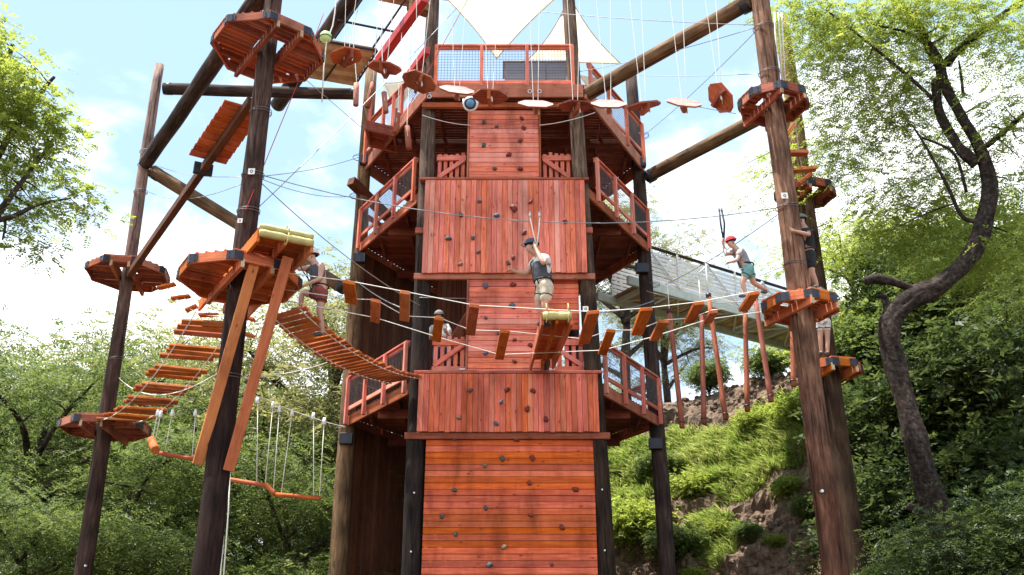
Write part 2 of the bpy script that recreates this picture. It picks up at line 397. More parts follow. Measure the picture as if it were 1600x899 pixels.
def groundmat():
    m, t, b, o = mat('earth')
    tcn = nd(t, 'ShaderNodeTexCoord')
    n1 = nd(t, 'ShaderNodeTexNoise'); n1.inputs['Scale'].default_value = 2.6; n1.inputs['Detail'].default_value = 9; n1.inputs['Roughness'].default_value = 0.7
    t.links.new(tcn.outputs['Object'], n1.inputs['Vector'])
    v1 = nd(t, 'ShaderNodeTexVoronoi'); v1.inputs['Scale'].default_value = 5.5
    t.links.new(tcn.outputs['Object'], v1.inputs['Vector'])
    g = ramp(t, n1.outputs[0], [(0.3, (0.050, 0.031, 0.021)), (0.5, (0.145, 0.094, 0.062)), (0.72, (0.30, 0.215, 0.155))])
    t.links.new(g.outputs[0], b.inputs['Base Color']); b.inputs['Roughness'].default_value = 0.95
    bp = nd(t, 'ShaderNodeBump'); bp.inputs['Strength'].default_value = 0.9; bp.inputs['Distance'].default_value = 0.12
    ad = nd(t, 'ShaderNodeMath', operation='MULTIPLY_ADD'); ad.inputs[1].default_value = 0.6
    t.links.new(v1.outputs['Distance'], ad.inputs[0]); t.links.new(n1.outputs[0], ad.inputs[2])
    t.links.new(ad.outputs[0], bp.inputs['Height']); t.links.new(bp.outputs[0], b.inputs['Normal'])
    return m
M['earth'] = groundmat()
M['groundm'] = plain('dry_ground', (0.085, 0.062, 0.040), 0.95, var=0.35, scale=0.6, bump=0.4)
gr = meshobj('ground', [(-1500, -1500, 0), (1500, -1500, 0), (1500, 1500, 0), (-1500, 1500, 0)], [(0, 1, 2, 3)], 'groundm')
gr['kind'] = 'structure'
V, Fc = [], []
xs = np.concatenate([np.arange(0, 16, 0.12), np.arange(16, 46, 0.8)]); ys = np.concatenate([np.arange(12, 42, 0.12), np.arange(42, 80, 1.2)])
for yy in ys:
    for xx in xs: V.append(bank(xx, yy))
nx = len(xs)
for j in range(len(ys) - 1):
    for i in range(nx - 1):
        a = j * nx + i
        if max(V[a][2], V[a + 1][2], V[a + nx][2], V[a + nx + 1][2]) > -0.02: Fc.append((a, a + 1, a + nx + 1, a + nx))
hl = meshobj('hillside', V, Fc, 'earth', smooth=False); hl['kind'] = 'structure'

# ------------------------------------------------------------------ the climbing tower
TY = 22.0
FLb, FLt = Vector((-2.27, 22.0, 0)), Vector((-2.33, 22.0, 23))
FRb, FRt = Vector((2.20, 22.0, 0)), Vector((1.62, 22.0, 23))
tower = thing('climbing_tower', 'tall red timber climbing tower with stacked decks and board walls', 'tower', (-0.2, 25.6, 0))
def vpole(x0, x1, y, z1, r0, r1, m, parent, name='pole', z0=0.0, y1=None):
    return log(name, (x0, y, z0), (x1, y if y1 is None else y1, z1), r0, r1, m, parent, 18, 26)
vpole(-2.27, -2.33, 22.0, 23, 0.24, 0.18, 'pole_front', tower)['label'] = 'blackened front log pole'
vpole(2.22, 1.62, 22.0, 23, 0.24, 0.18, 'pole_right', tower)
Lb, Lt = P(528, 899, 25.6), P(580, 108, 25.6)
def extend_down(a, b, z=0.0):
    t = (z - a.z) / (b.z - a.z); return a + (b - a) * t
log('pole', extend_down(Lb, Lt), Lt, 0.255, 0.19, 'pole_left', tower, 18, 26)
Rb, Rt = P(1043, 899, 25.6), P(986, 118, 25.6)
log('pole', extend_down(Rb, Rt), Rt, 0.235, 0.19, 'log_dark', tower, 18, 26)
vpole(-2.5, -2.45, 29.4, 19.2, 0.28, 0.2, 'log_dark', tower)
vpole(2.1, 2.0, 29.4, 19.2, 0.28, 0.2, 'log_dark', tower)
vpole(-0.55, -0.55, 24.4, 19.0, 0.2, 0.17, 'log_dark', tower, z0=16.8)

LX, RX = -4.62, 4.12
def hexa(front=0.0, grow=0.0):
    return [Vector((-2.32 - grow * .3, 22.0 - front, 0)), Vector((2.0 + grow * .3, 22.0 - front, 0)), Vector((RX + grow, 25.5, 0)), Vector((1.95, 29.3, 0)), Vector((-2.4, 29.3, 0)), Vector((LX - grow, 25.5, 0))]
def xspan(poly, y):
    xs_ = []
    for i in range(len(poly)):
        a, b = poly[i], poly[(i + 1) % len(poly)]
        if (a.y - y) * (b.y - y) <= 0 and abs(a.y - b.y) > 1e-6:
            xs_.append(a.x + (b.x - a.x) * (y - a.y) / (b.y - a.y))
    return (min(xs_), max(xs_)) if len(xs_) >= 2 else None
def deck(z, front=0.0, fascia=0.28, hole=None):
    poly = hexa(front)
    fr = None
    # rim beams; the first one carries the rest
    for i in range(6):
        a, b = poly[i].copy(), poly[(i + 1) % 6].copy(); a.z = b.z = z - 0.045 - fascia / 2
        d = (b - a).normalized() * 0.04
        o = beam('deck' if fr is None else 'rim_beam', a + d, b - d, 0.07, fascia, 'red', fr or tower)
        if fr is None: fr = o
    y0, y1 = 22.05 - front, 29.25; y = y0; wv = 0.14
    while y < y1:
        s0, s1 = xspan(poly, y + 0.02), xspan(poly, y + wv - 0.02)
        if s0 and s1:
            lo, hi = max(s0[0], s1[0]) - 0.03, min(s0[1], s1[1]) + 0.03
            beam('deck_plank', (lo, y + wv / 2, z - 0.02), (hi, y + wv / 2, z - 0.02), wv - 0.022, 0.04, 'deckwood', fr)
        y += wv
    for k in range(9):
        x = -3.9 + k * 0.93
        ylo = 22.1 - front if -2.2 < x < 1.9 else (22.1 + (abs(x + 0.15) - 2.1) * 1.75 + 0.1)
        yhi = 29.2 if -2.2 < x < 1.9 else 29.2 - (abs(x + 0.15) - 2.1) * 1.75
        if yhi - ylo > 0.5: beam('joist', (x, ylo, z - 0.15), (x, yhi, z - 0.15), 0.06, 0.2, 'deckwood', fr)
    for yy in (24.0, 27.0):
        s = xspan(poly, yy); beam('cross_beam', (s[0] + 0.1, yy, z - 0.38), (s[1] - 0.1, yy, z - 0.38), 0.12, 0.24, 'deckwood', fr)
    return fr
Z1, Z2, Z3 = 8.62, 14.0, 16.95
d1 = deck(Z1); d2 = deck(Z2); d3 = deck(Z3, 0.5, 0.42)

def wire_mesh(a, b, z0, z1, parent, step=0.085, r=0.0055):
    V, Fc = [], []
    o = Vector(a); L = Vector(b) - o; n = int(L.length / step)
    for i in range(n + 1):
        p = L * (i / n); tubegeo([p + Vector((0, 0, z0)), p + Vector((0, 0, z1))], r, 3, V, Fc)
    k = int((z1 - z0) / step)
    for i in range(k + 1):
        zz = Vector((0, 0, z0 + (z1 - z0) * i / k)); tubegeo([zz, L + zz], r, 3, V, Fc)
    m = meshobj('wire_mesh', V, Fc, 'wirem', parent, Matrix.Translation(o)); m['kind'] = 'stuff'
    return m
def railing(a, b, z, h=1.05, posts=4, mesh=True, drop=0.32, out=(0, 0), ends=(0.02, 0.98), mat_='pink'):
    a, b = Vector(a), Vector(b); a.z = b.z = 0; ov = Vector((out[0], out[1], 0))
    a, b = a.lerp(b, ends[0]) + ov, a.lerp(b, ends[1]) + ov
    zz = lambda p, q: Vector((p.x, p.y, q))
    top = beam('railing', zz(a, z + h), zz(b, z + h), 0.13, 0.05, mat_, tower)
    n = ov.normalized() if ov.length else Vector((0, -1, 0))
    ins = -n * 0.03
    beam('rail', zz(a, z + h - 0.075) + ins, zz(b, z + h - 0.075) + ins, 0.045, 0.09, mat_, top)
    beam('rail', zz(a, z + 0.12), zz(b, z + 0.12), 0.05, 0.11, mat_, top)
    for i in range(posts):
        t = (i + 0.02) / (posts - 1 + 0.04)
        p = a.lerp(b, t) + n * 0.055
        beam('post', zz(p, z - drop), zz(p, z + h - 0.03), 0.095, 0.095, mat_, top, up=n)
    if mesh: wire_mesh(a, b, z + 0.16, z + h - 0.1, top)
    return top
hx = hexa()
nl = Vector((-3.5, -2.3, 0)).normalized() * 0.09; nr = Vector((3.5, -2.1, 0)).normalized() * 0.09
for z in (Z1, Z2):
    railing(hx[5], hx[0], z, out=nl, posts=4, ends=(0.05, 0.90))
    railing(hx[1], hx[2], z, out=nr, posts=4, ends=(0.10, 0.95))
railing(hx[5], hx[0], Z3, h=1.15, out=nl, posts=4, ends=(0.05, 0.95))
railing(hx[1], hx[2], Z3, h=1.15, out=nr, posts=4, ends=(0.05, 0.95))
railing((-2.15, 21.62, 0), (1.72, 21.62, 0), Z3, h=1.36, posts=4, drop=0.1, ends=(0.0, 1.0))
for z in (Z1, Z2, Z3):
    railing(hx[2], hx[3], z, posts=4, mesh=False, ends=(0.06, 0.94), drop=0.2)
    railing(hx[4], hx[5], z, posts=4, mesh=False, ends=(0.06, 0.94), drop=0.2)

# ---- walls of boards with climbing holds
def hold_mesh(seed):
    random.seed(seed)
    bm = bmesh.new(); bmesh.ops.create_icosphere(bm, subdivisions=2, radius=1)
    for v in bm.verts:
        k = 1 + 0.55 * mnoise.noise(v.co * 1.3 + Vector((seed * 3.1, 0, 0)))
        v.co = v.co * k; v.co.y = v.co.y * 0.75
    me = bpy.data.meshes.new('hold'); bm.to_mesh(me); bm.free()
    me.polygons.foreach_set('use_smooth', [True] * len(me.polygons))
    return me
holds = {}
for mk in 'gbrt':
    for s in range(3):
        me = hold_mesh(s + 1); me.materials.append(M['hold_' + mk]); holds[mk, s] = me
random.seed(21)
def add_hold(parent, x, y, Y, c, s=1.0):
    p = P(x, y, Y)
    o = bpy.data.objects.new('climbing_hold', holds[c, random.randrange(3)])
    r = random.uniform(0.046, 0.07) * s
    m4 = Matrix.Translation(p) @ Matrix.Rotation(random.uniform(0, 6.28), 4, 'Y') @ Matrix.Diagonal((r * 1.15, r * 1.1, r * 0.85, 1))
    put(o, m4, parent)
    o['label'] = {'g': 'slate grey climbing hold', 'b': 'blue grey climbing hold', 'r': 'dark red climbing hold', 't': 'tan climbing hold'}[c]
def hwall(x0, x1, z0, z1, Y, step, m, label, thick=0.04):
    wl = beam('climbing_wall', (x0 + 0.02, Y + 0.06, (z0 + z1) / 2), (x1 - 0.02, Y + 0.06, (z0 + z1) / 2), 0.04, z1 - z0 - 0.02, 'brownwall', tower)
    wl['label'] = label
    n = max(1, round((z1 - z0) / step)); st = (z1 - z0) / n
    for i in range(n):
        z = z0 + st * (i + 0.5); j = random.uniform(-0.006, 0.006)
        beam('board', (x0, Y + 0.02 + j, z), (x1, Y + 0.02 + j, z), thick, st - 0.009, m, wl)
    return wl
def vwall(x0, x1, z0, z1, Y, step, m, label, thick=0.04):
    wl = beam('climbing_wall', (x0 + 0.02, Y + 0.06, (z0 + z1) / 2), (x1 - 0.02, Y + 0.06, (z0 + z1) / 2), 0.04, z1 - z0 - 0.02, 'brownwall', tower)
    wl['label'] = label
    n = round((x1 - x0) / step); st = (x1 - x0) / n
    for i in range(n):
        x = x0 + st * (i + 0.5); j = random.uniform(-0.006, 0.006); e = random.uniform(-0.012, 0.012)
        beam('board', (x, Y + 0.02 + j, z0 + e), (x, Y + 0.02 + j, z1), thick, st - 0.006, m, wl, up=(1, 0, 0))
    return wl
wb = hwall(-2.04, 1.93, 0.0, 7.16, 21.82, 0.145, 'orange', 'orange wall of horizontal boards at the foot of the tower')
w1 = vwall(-2.26, 2.08, 7.17, Z1 - 0.01, 21.66, 0.131, 'deepred', 'red wall of upright boards below the lower gates')
wm_ = hwall(-1.09, 0.74, Z1 + 0.02, 11.26, 21.80, 0.148, 'pink', 'red wall of horizontal boards between the lower gates')
wr_ = hwall(0.76, 1.70, 9.86, 11.26, 21.95, 0.138, 'deepred', 'short red board wall above the right lower gate')
w2 = vwall(-2.30, 1.92, 11.30, Z2 - 0.01, 21.66, 0.136, 'pink', 'pinkish red wall of upright boards below the upper gates')
wt = hwall(-1.16, 0.73, Z2 + 0.02, 16.28, 21.80, 0.150, 'pink', 'narrow red wall of horizontal boards between the upper gates')
for z, lo, hi in ((7.1, -2.55, 2.33), (11.24, -2.50, 2.12), (Z1 + 0.035, -2.38, 2.2), (Z2 + 0.035, -2.45, 2.04), (16.38, -2.48, 1.98), (12.55, -2.52, 2.1)):
    hh = 0.07 if z in (Z1 + 0.035, Z2 + 0.035) else 0.16
    yy = 21.79 if z != 16.38 else 21.72
    if hh == 0.07: yy = 21.78
    beam('ledger', (lo, yy, z), (hi, yy, z), 0.10 if hh == 0.16 else 0.26, hh, 'red', tower)
for xx in (-1.12, 0.76):
    beam('corner_trim', (xx, 21.80, Z1 + 0.08), (xx, 21.80, 11.15), 0.05, 0.09, 'red', tower, up=(0, 1, 0))
for xx in (-1.19, 0.76):
    beam('corner_trim', (xx, 21.80, Z2 + 0.08), (xx, 21.80, 16.28), 0.05, 0.09, 'red', tower, up=(0, 1, 0))
for wl, Y, lst in (
    (wt, 21.78, [(756, 191, 'g'), (776, 198, 'g'), (815, 185, 'r'), (818, 200, 'r'), (813, 220, 'r'), (756, 227, 'g'), (795, 242, 'r'), (773, 264, 'g'), (813, 264, 'r'), (756, 284, 'b')]),
    (w2, 21.64, [(749, 315, 'b'), (720, 336, 'g'), (776, 337, 'b'), (803, 326, 'r'), (829, 316, 'r'), (883, 346, 'r'), (819, 364, 'r'), (701, 373, 'g'), (739, 372, 'g'), (748, 394, 'g'), (719, 413, 't'), (794, 411, 'g'), (802, 403, 'r')]),
    (wm_, 21.78, [(759, 447, 'b'), (802, 445, 'r'), (801, 478, 'b'), (759, 497, 'g'), (780, 520, 'b'), (804, 531, 'r'), (759, 552, 'b'), (804, 565, 'r'), (829, 540, 'r')]),
    (w1, 21.64, [(735, 610, 'g'), (783, 628, 'b'), (792, 609, 'r'), (833, 611, 'r'), (824, 639, 'r'), (717, 653, 't'), (775, 662, 'b'), (853, 655, 'r')]),
    (wb, 21.80, [(711, 686, 'g'), (807, 687, 'r'), (785, 717, 'g'), (832, 716, 'r'), (757, 727, 't'), (827, 755, 'r'), (710, 766, 'g'), (899, 765, 'r'), (759, 794, 'g'), (691, 807, 'g'), (830, 805, 'r'), (878, 824, 'r'), (712, 835, 'g'), (788, 855, 't'), (765, 883, 'g'), (862, 882, 'r')])):
    for x, y, c in lst: add_hold(wl, x, y, Y, c, 1.5 if (x, y) in ((801, 478), (803, 326)) else 1.05)

# ---- picket gates
def gate(x0, x1, z, h, Y, flip, label, n=5):
    g = beam('gate', (x0, Y, z + h * 0.82), (x1, Y, z + h * 0.82), 0.045, 0.16, 'pink', tower); g['label'] = label
    beam('gate_rail', (x0, Y, z + h * 0.14), (x1, Y, z + h * 0.14), 0.045, 0.15, 'pink', g)
    a, b = (x0 + 0.05, x1 - 0.05) if not flip else (x1 - 0.05, x0 + 0.05)
    beam('gate_brace', (a, Y - 0.012, z + h * 0.22), (b, Y - 0.012, z + h * 0.76), 0.045, 0.12, 'pink', g, up=(0, 0, 1))
    st = (x1 - x0) / n
    for i in range(n):
        x = x0 + st * (i + 0.5)
        beam('picket', (x, Y + 0.05, z + 0.02), (x, Y + 0.05, z + h * random.uniform(0.95, 1.03)), 0.035, st * 0.62, 'pink', g, up=(1, 0, 0))
    beam('hinge', (x0 if flip else x1, Y - 0.03, z + h * 0.14), ((x0 + 0.14) if flip else (x1 - 0.14), Y - 0.03, z + h * 0.14), 0.01, 0.035, 'zinc', g)
gate(-2.0, -1.16, Z1 + 0.1, 1.05, 22.12, False, 'left lower picket gate')
gate(0.92, 1.82, Z1 + 0.1, 1.05, 22.12, True, 'right lower picket gate')
gate(-2.06, -1.26, Z2 + 0.1, 1.02, 22.12, False, 'left upper picket gate')
gate(0.82, 1.62, Z2 + 0.1, 1.02, 22.12, True, 'right upper picket gate')

# ---- inside: dark board walls, stair
def sidewall(name, a, b, z0, z1, step, m, label):
    a, b = Vector(a), Vector(b); d = b - a; n = round(d.length / step); nrm = Vector((-d.y, d.x, 0)).normalized()
    mid = (z0 + z1) / 2
    wl = beam(name, Vector((a.x, a.y, mid)) + nrm * 0.04, Vector((b.x, b.y, mid)) + nrm * 0.04, 0.03, z1 - z0 - 0.04, 'brownwall', tower); wl['label'] = label
    for i in range(n):
        p = a.lerp(b, (i + 0.5) / n)
        beam('board', (p.x, p.y, z0), (p.x, p.y, z1), 0.035, d.length / n - 0.01, m, wl, up=d.normalized())
    return wl
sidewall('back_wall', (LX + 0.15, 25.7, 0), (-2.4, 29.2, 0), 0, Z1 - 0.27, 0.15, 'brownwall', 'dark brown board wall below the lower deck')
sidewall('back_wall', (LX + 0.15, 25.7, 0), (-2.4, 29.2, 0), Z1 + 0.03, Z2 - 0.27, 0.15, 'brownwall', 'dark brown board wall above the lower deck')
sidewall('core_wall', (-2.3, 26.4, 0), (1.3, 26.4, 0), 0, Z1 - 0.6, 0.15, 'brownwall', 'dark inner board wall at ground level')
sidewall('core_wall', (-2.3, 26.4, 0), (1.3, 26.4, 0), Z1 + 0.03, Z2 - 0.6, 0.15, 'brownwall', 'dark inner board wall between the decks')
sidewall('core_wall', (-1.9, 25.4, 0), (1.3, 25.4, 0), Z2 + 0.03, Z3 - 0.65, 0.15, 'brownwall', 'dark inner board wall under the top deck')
for k, (a, b) in enumerate((((-2.0, 22.9, Z1 + 0.4), (-0.6, 23.6, 11.9)),)):
    st = beam('stair_stringer', a, b, 0.06, 0.26, 'red', tower)
    beam('stair_stringer', Vector(a) + Vector((0.5, 0.7, 0)), Vector(b) + Vector((0.5, 0.7, 0)), 0.06, 0.26, 'red', tower)
    for i in range(10):
        p = Vector(a).lerp(Vector(b), (i + 0.5) / 10); beam('tread', p + Vector((0.02, 0.04, 0)), p + Vector((0.48, 0.66, 0)), 0.24, 0.04, 'red', st)
# low panelled wall at the foot between left poles
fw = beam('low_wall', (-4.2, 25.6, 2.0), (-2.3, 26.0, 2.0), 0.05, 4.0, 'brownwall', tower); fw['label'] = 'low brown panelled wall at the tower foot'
for i in range(3):
    x = -4.1 + 0.85 * i; beam('batten', (x, 25.53 + i * 0.18, 0.0), (x, 25.53 + i * 0.18, 4.1), 0.05, 0.12, 'red', fw, up=(1, 0, 0))
beam('batten', (-4.2, 25.54, 4.12), (-2.3, 25.93, 4.12), 0.09, 0.14, 'red', fw)
# stub beams of the frame that stick out past the left pole
beam('stub_beam', P(548, 283, 25.0), P(640, 372, 27.5), 0.26, 0.28, 'brownwall', tower)
# top fittings: eye bolts on the front fascia, brackets on poles
for x in (671, 828, 843):
    for dz in (0, 1):
        if x == 671 or dz == 0:
            V, Fc = [], []
            tubegeo([Vector((0.05 * math.cos(a), 0, 0.06 * math.sin(a))) for a in np.linspace(0, 6.28, 13)], 0.012, 5, V, Fc)
            meshobj('eye_bolt', V, Fc, 'zinc', tower, Matrix.Translation(P(x, 143 + dz * 8, 21.43)))
def tag_plate(p, parent, mark='4', s=0.14):
    t = beam('number_tag', p + Vector((-s / 2, 0, 0)), p + Vector((s / 2, 0, 0)), 0.012, s, 'tag', parent)
    V, Fc = [], []
    tubegeo([Vector((s * 0.18 * math.cos(a), -0.009, s * 0.24 * math.sin(a))) for a in np.linspace(0, 6.28, 9)], s * 0.05, 4, V, Fc)
    meshobj('tag_mark', V, Fc, 'blkstrap', t, Matrix.Translation(p))
tag_plate(P(915, 483, 21.70), tower)
for px, py in ((647, 770), (642, 862), (941, 765), (945, 860)):
    p = P(px, py, 21.71); log('bolt', p, p + Vector((0, 0.09, 0)), 0.02, 0.02, 'zinc', tower, 8, 1, 0)
for px, py, Y in ((1024, 694, 25.3), (541, 686, 25.3), (1003, 420, 25.3), (562, 404, 25.3), (571, 250, 25.3), (1000, 255, 25.3)):
    p = P(px, py, Y); beam('bracket', p + Vector((-0.18, 0, 0)), p + Vector((0.18, 0, 0)), 0.2, 0.3, 'steel', tower)

# left landing of the top deck
lp = [PZ(583, 200, 16.7), PZ(640, 215, 16.7)]
ldg = beam('landing', PZ(577, 222, 16.6), PZ(622, 232, 16.6), 0.06, 0.34, 'red', tower)
for i in range(7):
    a = PZ(577, 222, 16.75) + Vector((0.0, -0.13 * i, 0)); b = PZ(622, 232, 16.75) + Vector((0.0, -0.13 * i, 0))
    beam('deck_plank', a, b, 0.115, 0.04, 'red', ldg)
a = PZ(577, 222, 16.6); b = PZ(622, 232, 16.6)
beam('rim_beam', a + Vector((0, -0.9, 0)), b + Vector((0, -0.9, 0)), 0.06, 0.34, 'red', ldg)
beam('rim_beam', a + Vector((0.03, -0.86, 0)), a + Vector((0.03, -0.04, 0)), 0.06, 0.30, 'red', ldg)
beam('rim_beam', b + Vector((-0.03, -0.86, 0)), b + Vector((-0.03, -0.04, 0)), 0.06, 0.30, 'red', ldg)
for q in (a + Vector((0.1, -0.8, 0)), b + Vector((-0.1, -0.8, 0)), b + Vector((-0.1, -0.1, 0))):
    beam('post', q, q + Vector((0, 0, 1.35)), 0.09, 0.09, 'pink', ldg, up=(0, 1, 0))

# ------------------------------------------------------------------ poles with octagonal platforms
def octo(c, r, rot):
    return [Vector((c.x + r * math.cos(rot + math.pi / 4 * (k + 0.5)), c.y + r * math.sin(rot + math.pi / 4 * (k + 0.5)), c.z)) for k in range(8)]
_br = {}
def bracket_mesh(h):
    if h in _br: return _br[h]
    bm = bmesh.new()
    for s in (1, -1):
        g = bmesh.ops.create_cube(bm, size=1)['verts']
        for v in g: v.co = Vector((v.co.x * 0.012, v.co.y * 0.17 + 0.085 * s, v.co.z * h))
        bmesh.ops.rotate(bm, verts=g, cent=(0, 0, 0), matrix=Matrix.Rotation(s * R(22.5), 3, 'Z'))
        for yy, zz in ((0.11, 0.05), (0.11, -0.05)):
            b = bmesh.ops.create_cone(bm, cap_ends=True, segments=6, radius1=0.014, radius2=0.014, depth=0.012)['verts']
            bmesh.ops.rotate(bm, verts=b, cent=(0, 0, 0), matrix=Matrix.Rotation(R(90), 3, 'Y'))
            bmesh.ops.translate(bm, verts=b, vec=(0.010, yy * s, zz))
            bmesh.ops.rotate(bm, verts=b, cent=(0, 0, 0), matrix=Matrix.Rotation(s * R(22.5), 3, 'Z'))
    me = bpy.data.meshes.new('bracket'); bm.to_mesh(me); bm.free(); me.materials.append(M['steel']); _br[h] = me
    return me
def platform(parent, c, r, rot, pr, m='red', rim=0.2):
    ap = r * math.cos(R(22.5)); v = octo(c, r, rot); fr = None
    for k in range(8):
        a, b = v[k].copy(), v[(k + 1) % 8].copy(); a.z = b.z = c.z - rim / 2
        nn = ((a + b) / 2 - c); nn.z = 0; nn.normalize(); d = (b - a).normalized() * 0.012
        o = beam('platform' if fr is None else 'rim_board', a + d - nn * 0.025, b - d - nn * 0.025, 0.05, rim, m, fr or parent)
        fr = fr or o
    bme = bracket_mesh(round(rim * 0.92, 3))
    for k in range(8):
        p = v[k].copy(); p.z = c.z - rim / 2; an = rot + math.pi / 4 * (k + 0.5)
        o = bpy.data.objects.new('corner_bracket', bme)
        put(o, Matrix.Translation(p + Vector((math.cos(an), math.sin(an), 0)) * 0.012) @ Matrix.Rotation(an, 4, 'Z'), fr)
    ux = Vector((math.cos(rot), math.sin(rot), 0)); uy = Vector((-ux.y, ux.x, 0))
    def half(t):  # half length of the octagon at offset t
        t = abs(t); s = ap * math.tan(R(22.5))
        return ap if t <= s else ap - (t - s)
    wv = 0.14; n = int(2 * ap / wv); st = 2 * ap / n
    for i in range(n):
        t = -ap + st * (i + 0.5); h = min(half(t - st / 2), half(t + st / 2)) + 0.02
        segs = [(-h, h)] if abs(t) > pr + st / 2 else [(-h, -pr - 0.03), (pr + 0.03, h)]
        for s0, s1 in segs:
            if s1 - s0 > 0.08:
                q = c + uy * t + Vector((0, 0, 0.0185))
                beam('plank', q + ux * s0, q + ux * s1, st - 0.028, 0.035, m, fr)
    # the two bearers clamp the pole, joists cross them
    for s in (1, -1):
        q = c + ux * s * (pr + 0.045) - Vector((0, 0, 0.235)); h = half(pr) - 0.005
        br_o = beam('bearer', q - uy * h, q + uy * h, 0.085, 0.19, m, fr)
        for e in (-1, 1): beam('end_grain', q + uy * e * h, q + uy * e * (h + 0.008), 0.07, 0.17, 'pale', fr)
        for t in (-0.62, -0.3, 0.3, 0.62):
            q2 = c + uy * t * ap - Vector((0, 0, 0.10)); hh = half(t * ap) - 0.06
            beam('joist', q2 + ux * s * (pr + 0.09), q2 + ux * s * hh, 0.05, 0.13, m, fr)
    return fr
def ppole(name, label, bpx, tpx, Y, r0, r1, m, ztop=None, cat='pole'):
    b, t = P(*bpx, Y), P(*tpx, Y); b0 = extend_down(b, t)
    if ztop: t = extend_down(b, t, ztop)
    th = thing(name, label, cat, b0)
    log('pole', b0, t, r0, r1, m, th, 20, 30)
    def axis(z): return extend_down(b, t, z)
    return th, axis
p1, ax1 = ppole('platform_pole', 'weathered grey log pole at far left with two octagonal platforms', (131, 899), (249, 102), 25.0, 0.25, 0.14, 'pole_far')
p1u, p1l = ax1(P(200, 424, 25).z), ax1(P(163, 664, 25).z)
platform(p1, p1u, 1.18, R(10), 0.19); platform(p1, p1l, 1.18, R(4), 0.22)
p2, ax2 = ppole('platform_pole', 'thick dark log pole left of the tower with jump platform and upper octagon', (318, 899), (429, 0), 17.3, 0.25, 0.19, 'pole_big', ztop=19)
p2u, p2l = ax2(P(418, 72, 17.3).z), ax2(P(365, 430, 17.3).z)
platform(p2, p2u, 1.24, R(38), 0.23); platform(p2, p2l, 1.22, R(33), 0.25, 'step')
p3, ax3 = ppole('platform_pole', 'brown log pole at right carrying two small octagons', (1305, 899), (1187, 0), 18.0, 0.25, 0.21, 'pole_brown', ztop=20)
p3u, p3l = ax3(P(1206, 158, 18).z), ax3(P(1253, 474, 18).z)
platform(p3, p3u, 0.80, R(20), 0.25); platform(p3, p3l, 0.80, R(24), 0.27, 'step')
p4, ax4 = ppole('platform_pole', 'rear log pole half hidden behind the right brown pole', (1338, 899), (1222, 40), 22.0, 0.27, 0.21, 'pole_rear', ztop=19.6)
p4u, p4l = ax4(P(1262, 300, 22).z), ax4(P(1296, 574, 22).z)
platform(p4, p4u, 0.80, R(15), 0.25); platform(p4, p4l, 0.80, R(12), 0.27, 'step')
tag_plate(P(1226, 306, 17.74), p3); tag_plate(P(393, 268, 17.05), p2); tag_plate(P(375, 345, 17.02), p2, s=0.1)
for px, py, Y, q in ((1285, 767, 17.68, p3), (133, 884, 24.72, p1)):
    p = P(px, py, Y); log('bolt', p, p + Vector((0, 0.1, 0)), 0.03, 0.03, 'zinc', q, 8, 1, 0)

# jump platform built on the big left pole
def jump_platform(parent, fl, nl_, nr_, fr_, m='step', n=12, padr=0.075, rolls=2):
    base = beam('jump_platform', fl, nl_, 0.06, 0.26, m, parent)
    beam('stringer', fr_, nr_, 0.06, 0.26, m, base)
    mid0, mid1 = (fl + fr_) / 2, (nl_ + nr_) / 2
    beam('stringer', mid0, mid1, 0.05, 0.2, m, base)
    for i in range(n):
        t = (i + 0.5) / n; a, b = fl.lerp(nl_, t), fr_.lerp(nr_, t); L_ = (nl_ - fl).length / n
        up = Vector((0, 0, 0.155)); beam('plank', a + up, b + up, L_ - 0.018, 0.04, m, base)
    a, b = nl_.copy(), nr_.copy(); d = (nl_ - fl).normalized()
    pts = [a.lerp(b, i / 12) + d * 0.03 + Vector((0, 0, 0.05)) for i in range(13)]
    rads = [padr * (0.9 if i in (0, 12) else (0.82 if i == 6 else 1.0)) for i in range(13)]
    tube('edge_pad', pts, rads, 'pad', base, 12, wob=0.04)['label'] = 'yellow foam pad lashed over the edge'
    if rolls > 1: tube('edge_pad', [p + Vector((0, 0, 0.14)) - d * 0.03 for p in pts], [r * 0.85 for r in rads], 'pad', base, 12, wob=0.05)
    for t in (0.5,) if rolls > 1 else (0.12, 0.88):
        c = a.lerp(b, t) + Vector((0, 0, 0.11)) + d * 0.03
        ring = [c + d * 0.12 * math.cos(q) + Vector((0, 0, 0.2 * math.sin(q))) for q in np.linspace(0, 6.28, 13)]
        tube('lashing', ring, 0.012, 'pad', base, 5)
    return base
zj = p2l.z + 0.12
jfl, jnl, jnr = PZ(312, 478, zj - 0.1), PZ(404, 368, zj), PZ(488, 385, zj)
jfr = jfl + (jnr - jnl)
jp = jump_platform(p2, jfl, jnl, jnr, jfr)
for top, bot in ((PZ(400, 402, zj - 0.15), P(309, 726, 17.25)), (PZ(450, 402, zj - 0.15), P(357, 736, 17.1))):
    beam('knee_brace', top, bot, 0.07, 0.20, 'step', p2, up=(0.8, 0.5, 0))

# diving board out from the lower deck
zt = 8.42
cfl, cnl, cnr, cfr = Vector((0.33, 21.7, 8.72)), P(848, 498, 17.3), P(893, 498, 17.3), Vector((0.97, 21.7, 8.72))
cfl, cfr = P(829, 571, 21.5), P(864, 569, 21.5)
dth = thing('diving_board', 'narrow plank walkway with yellow padded tip jutting from the lower gates', 'platform', (cfl + cfr) / 2)
jump_platform(dth, cfl, cnl, cnr, cfr, n=26, padr=0.085, rolls=1)

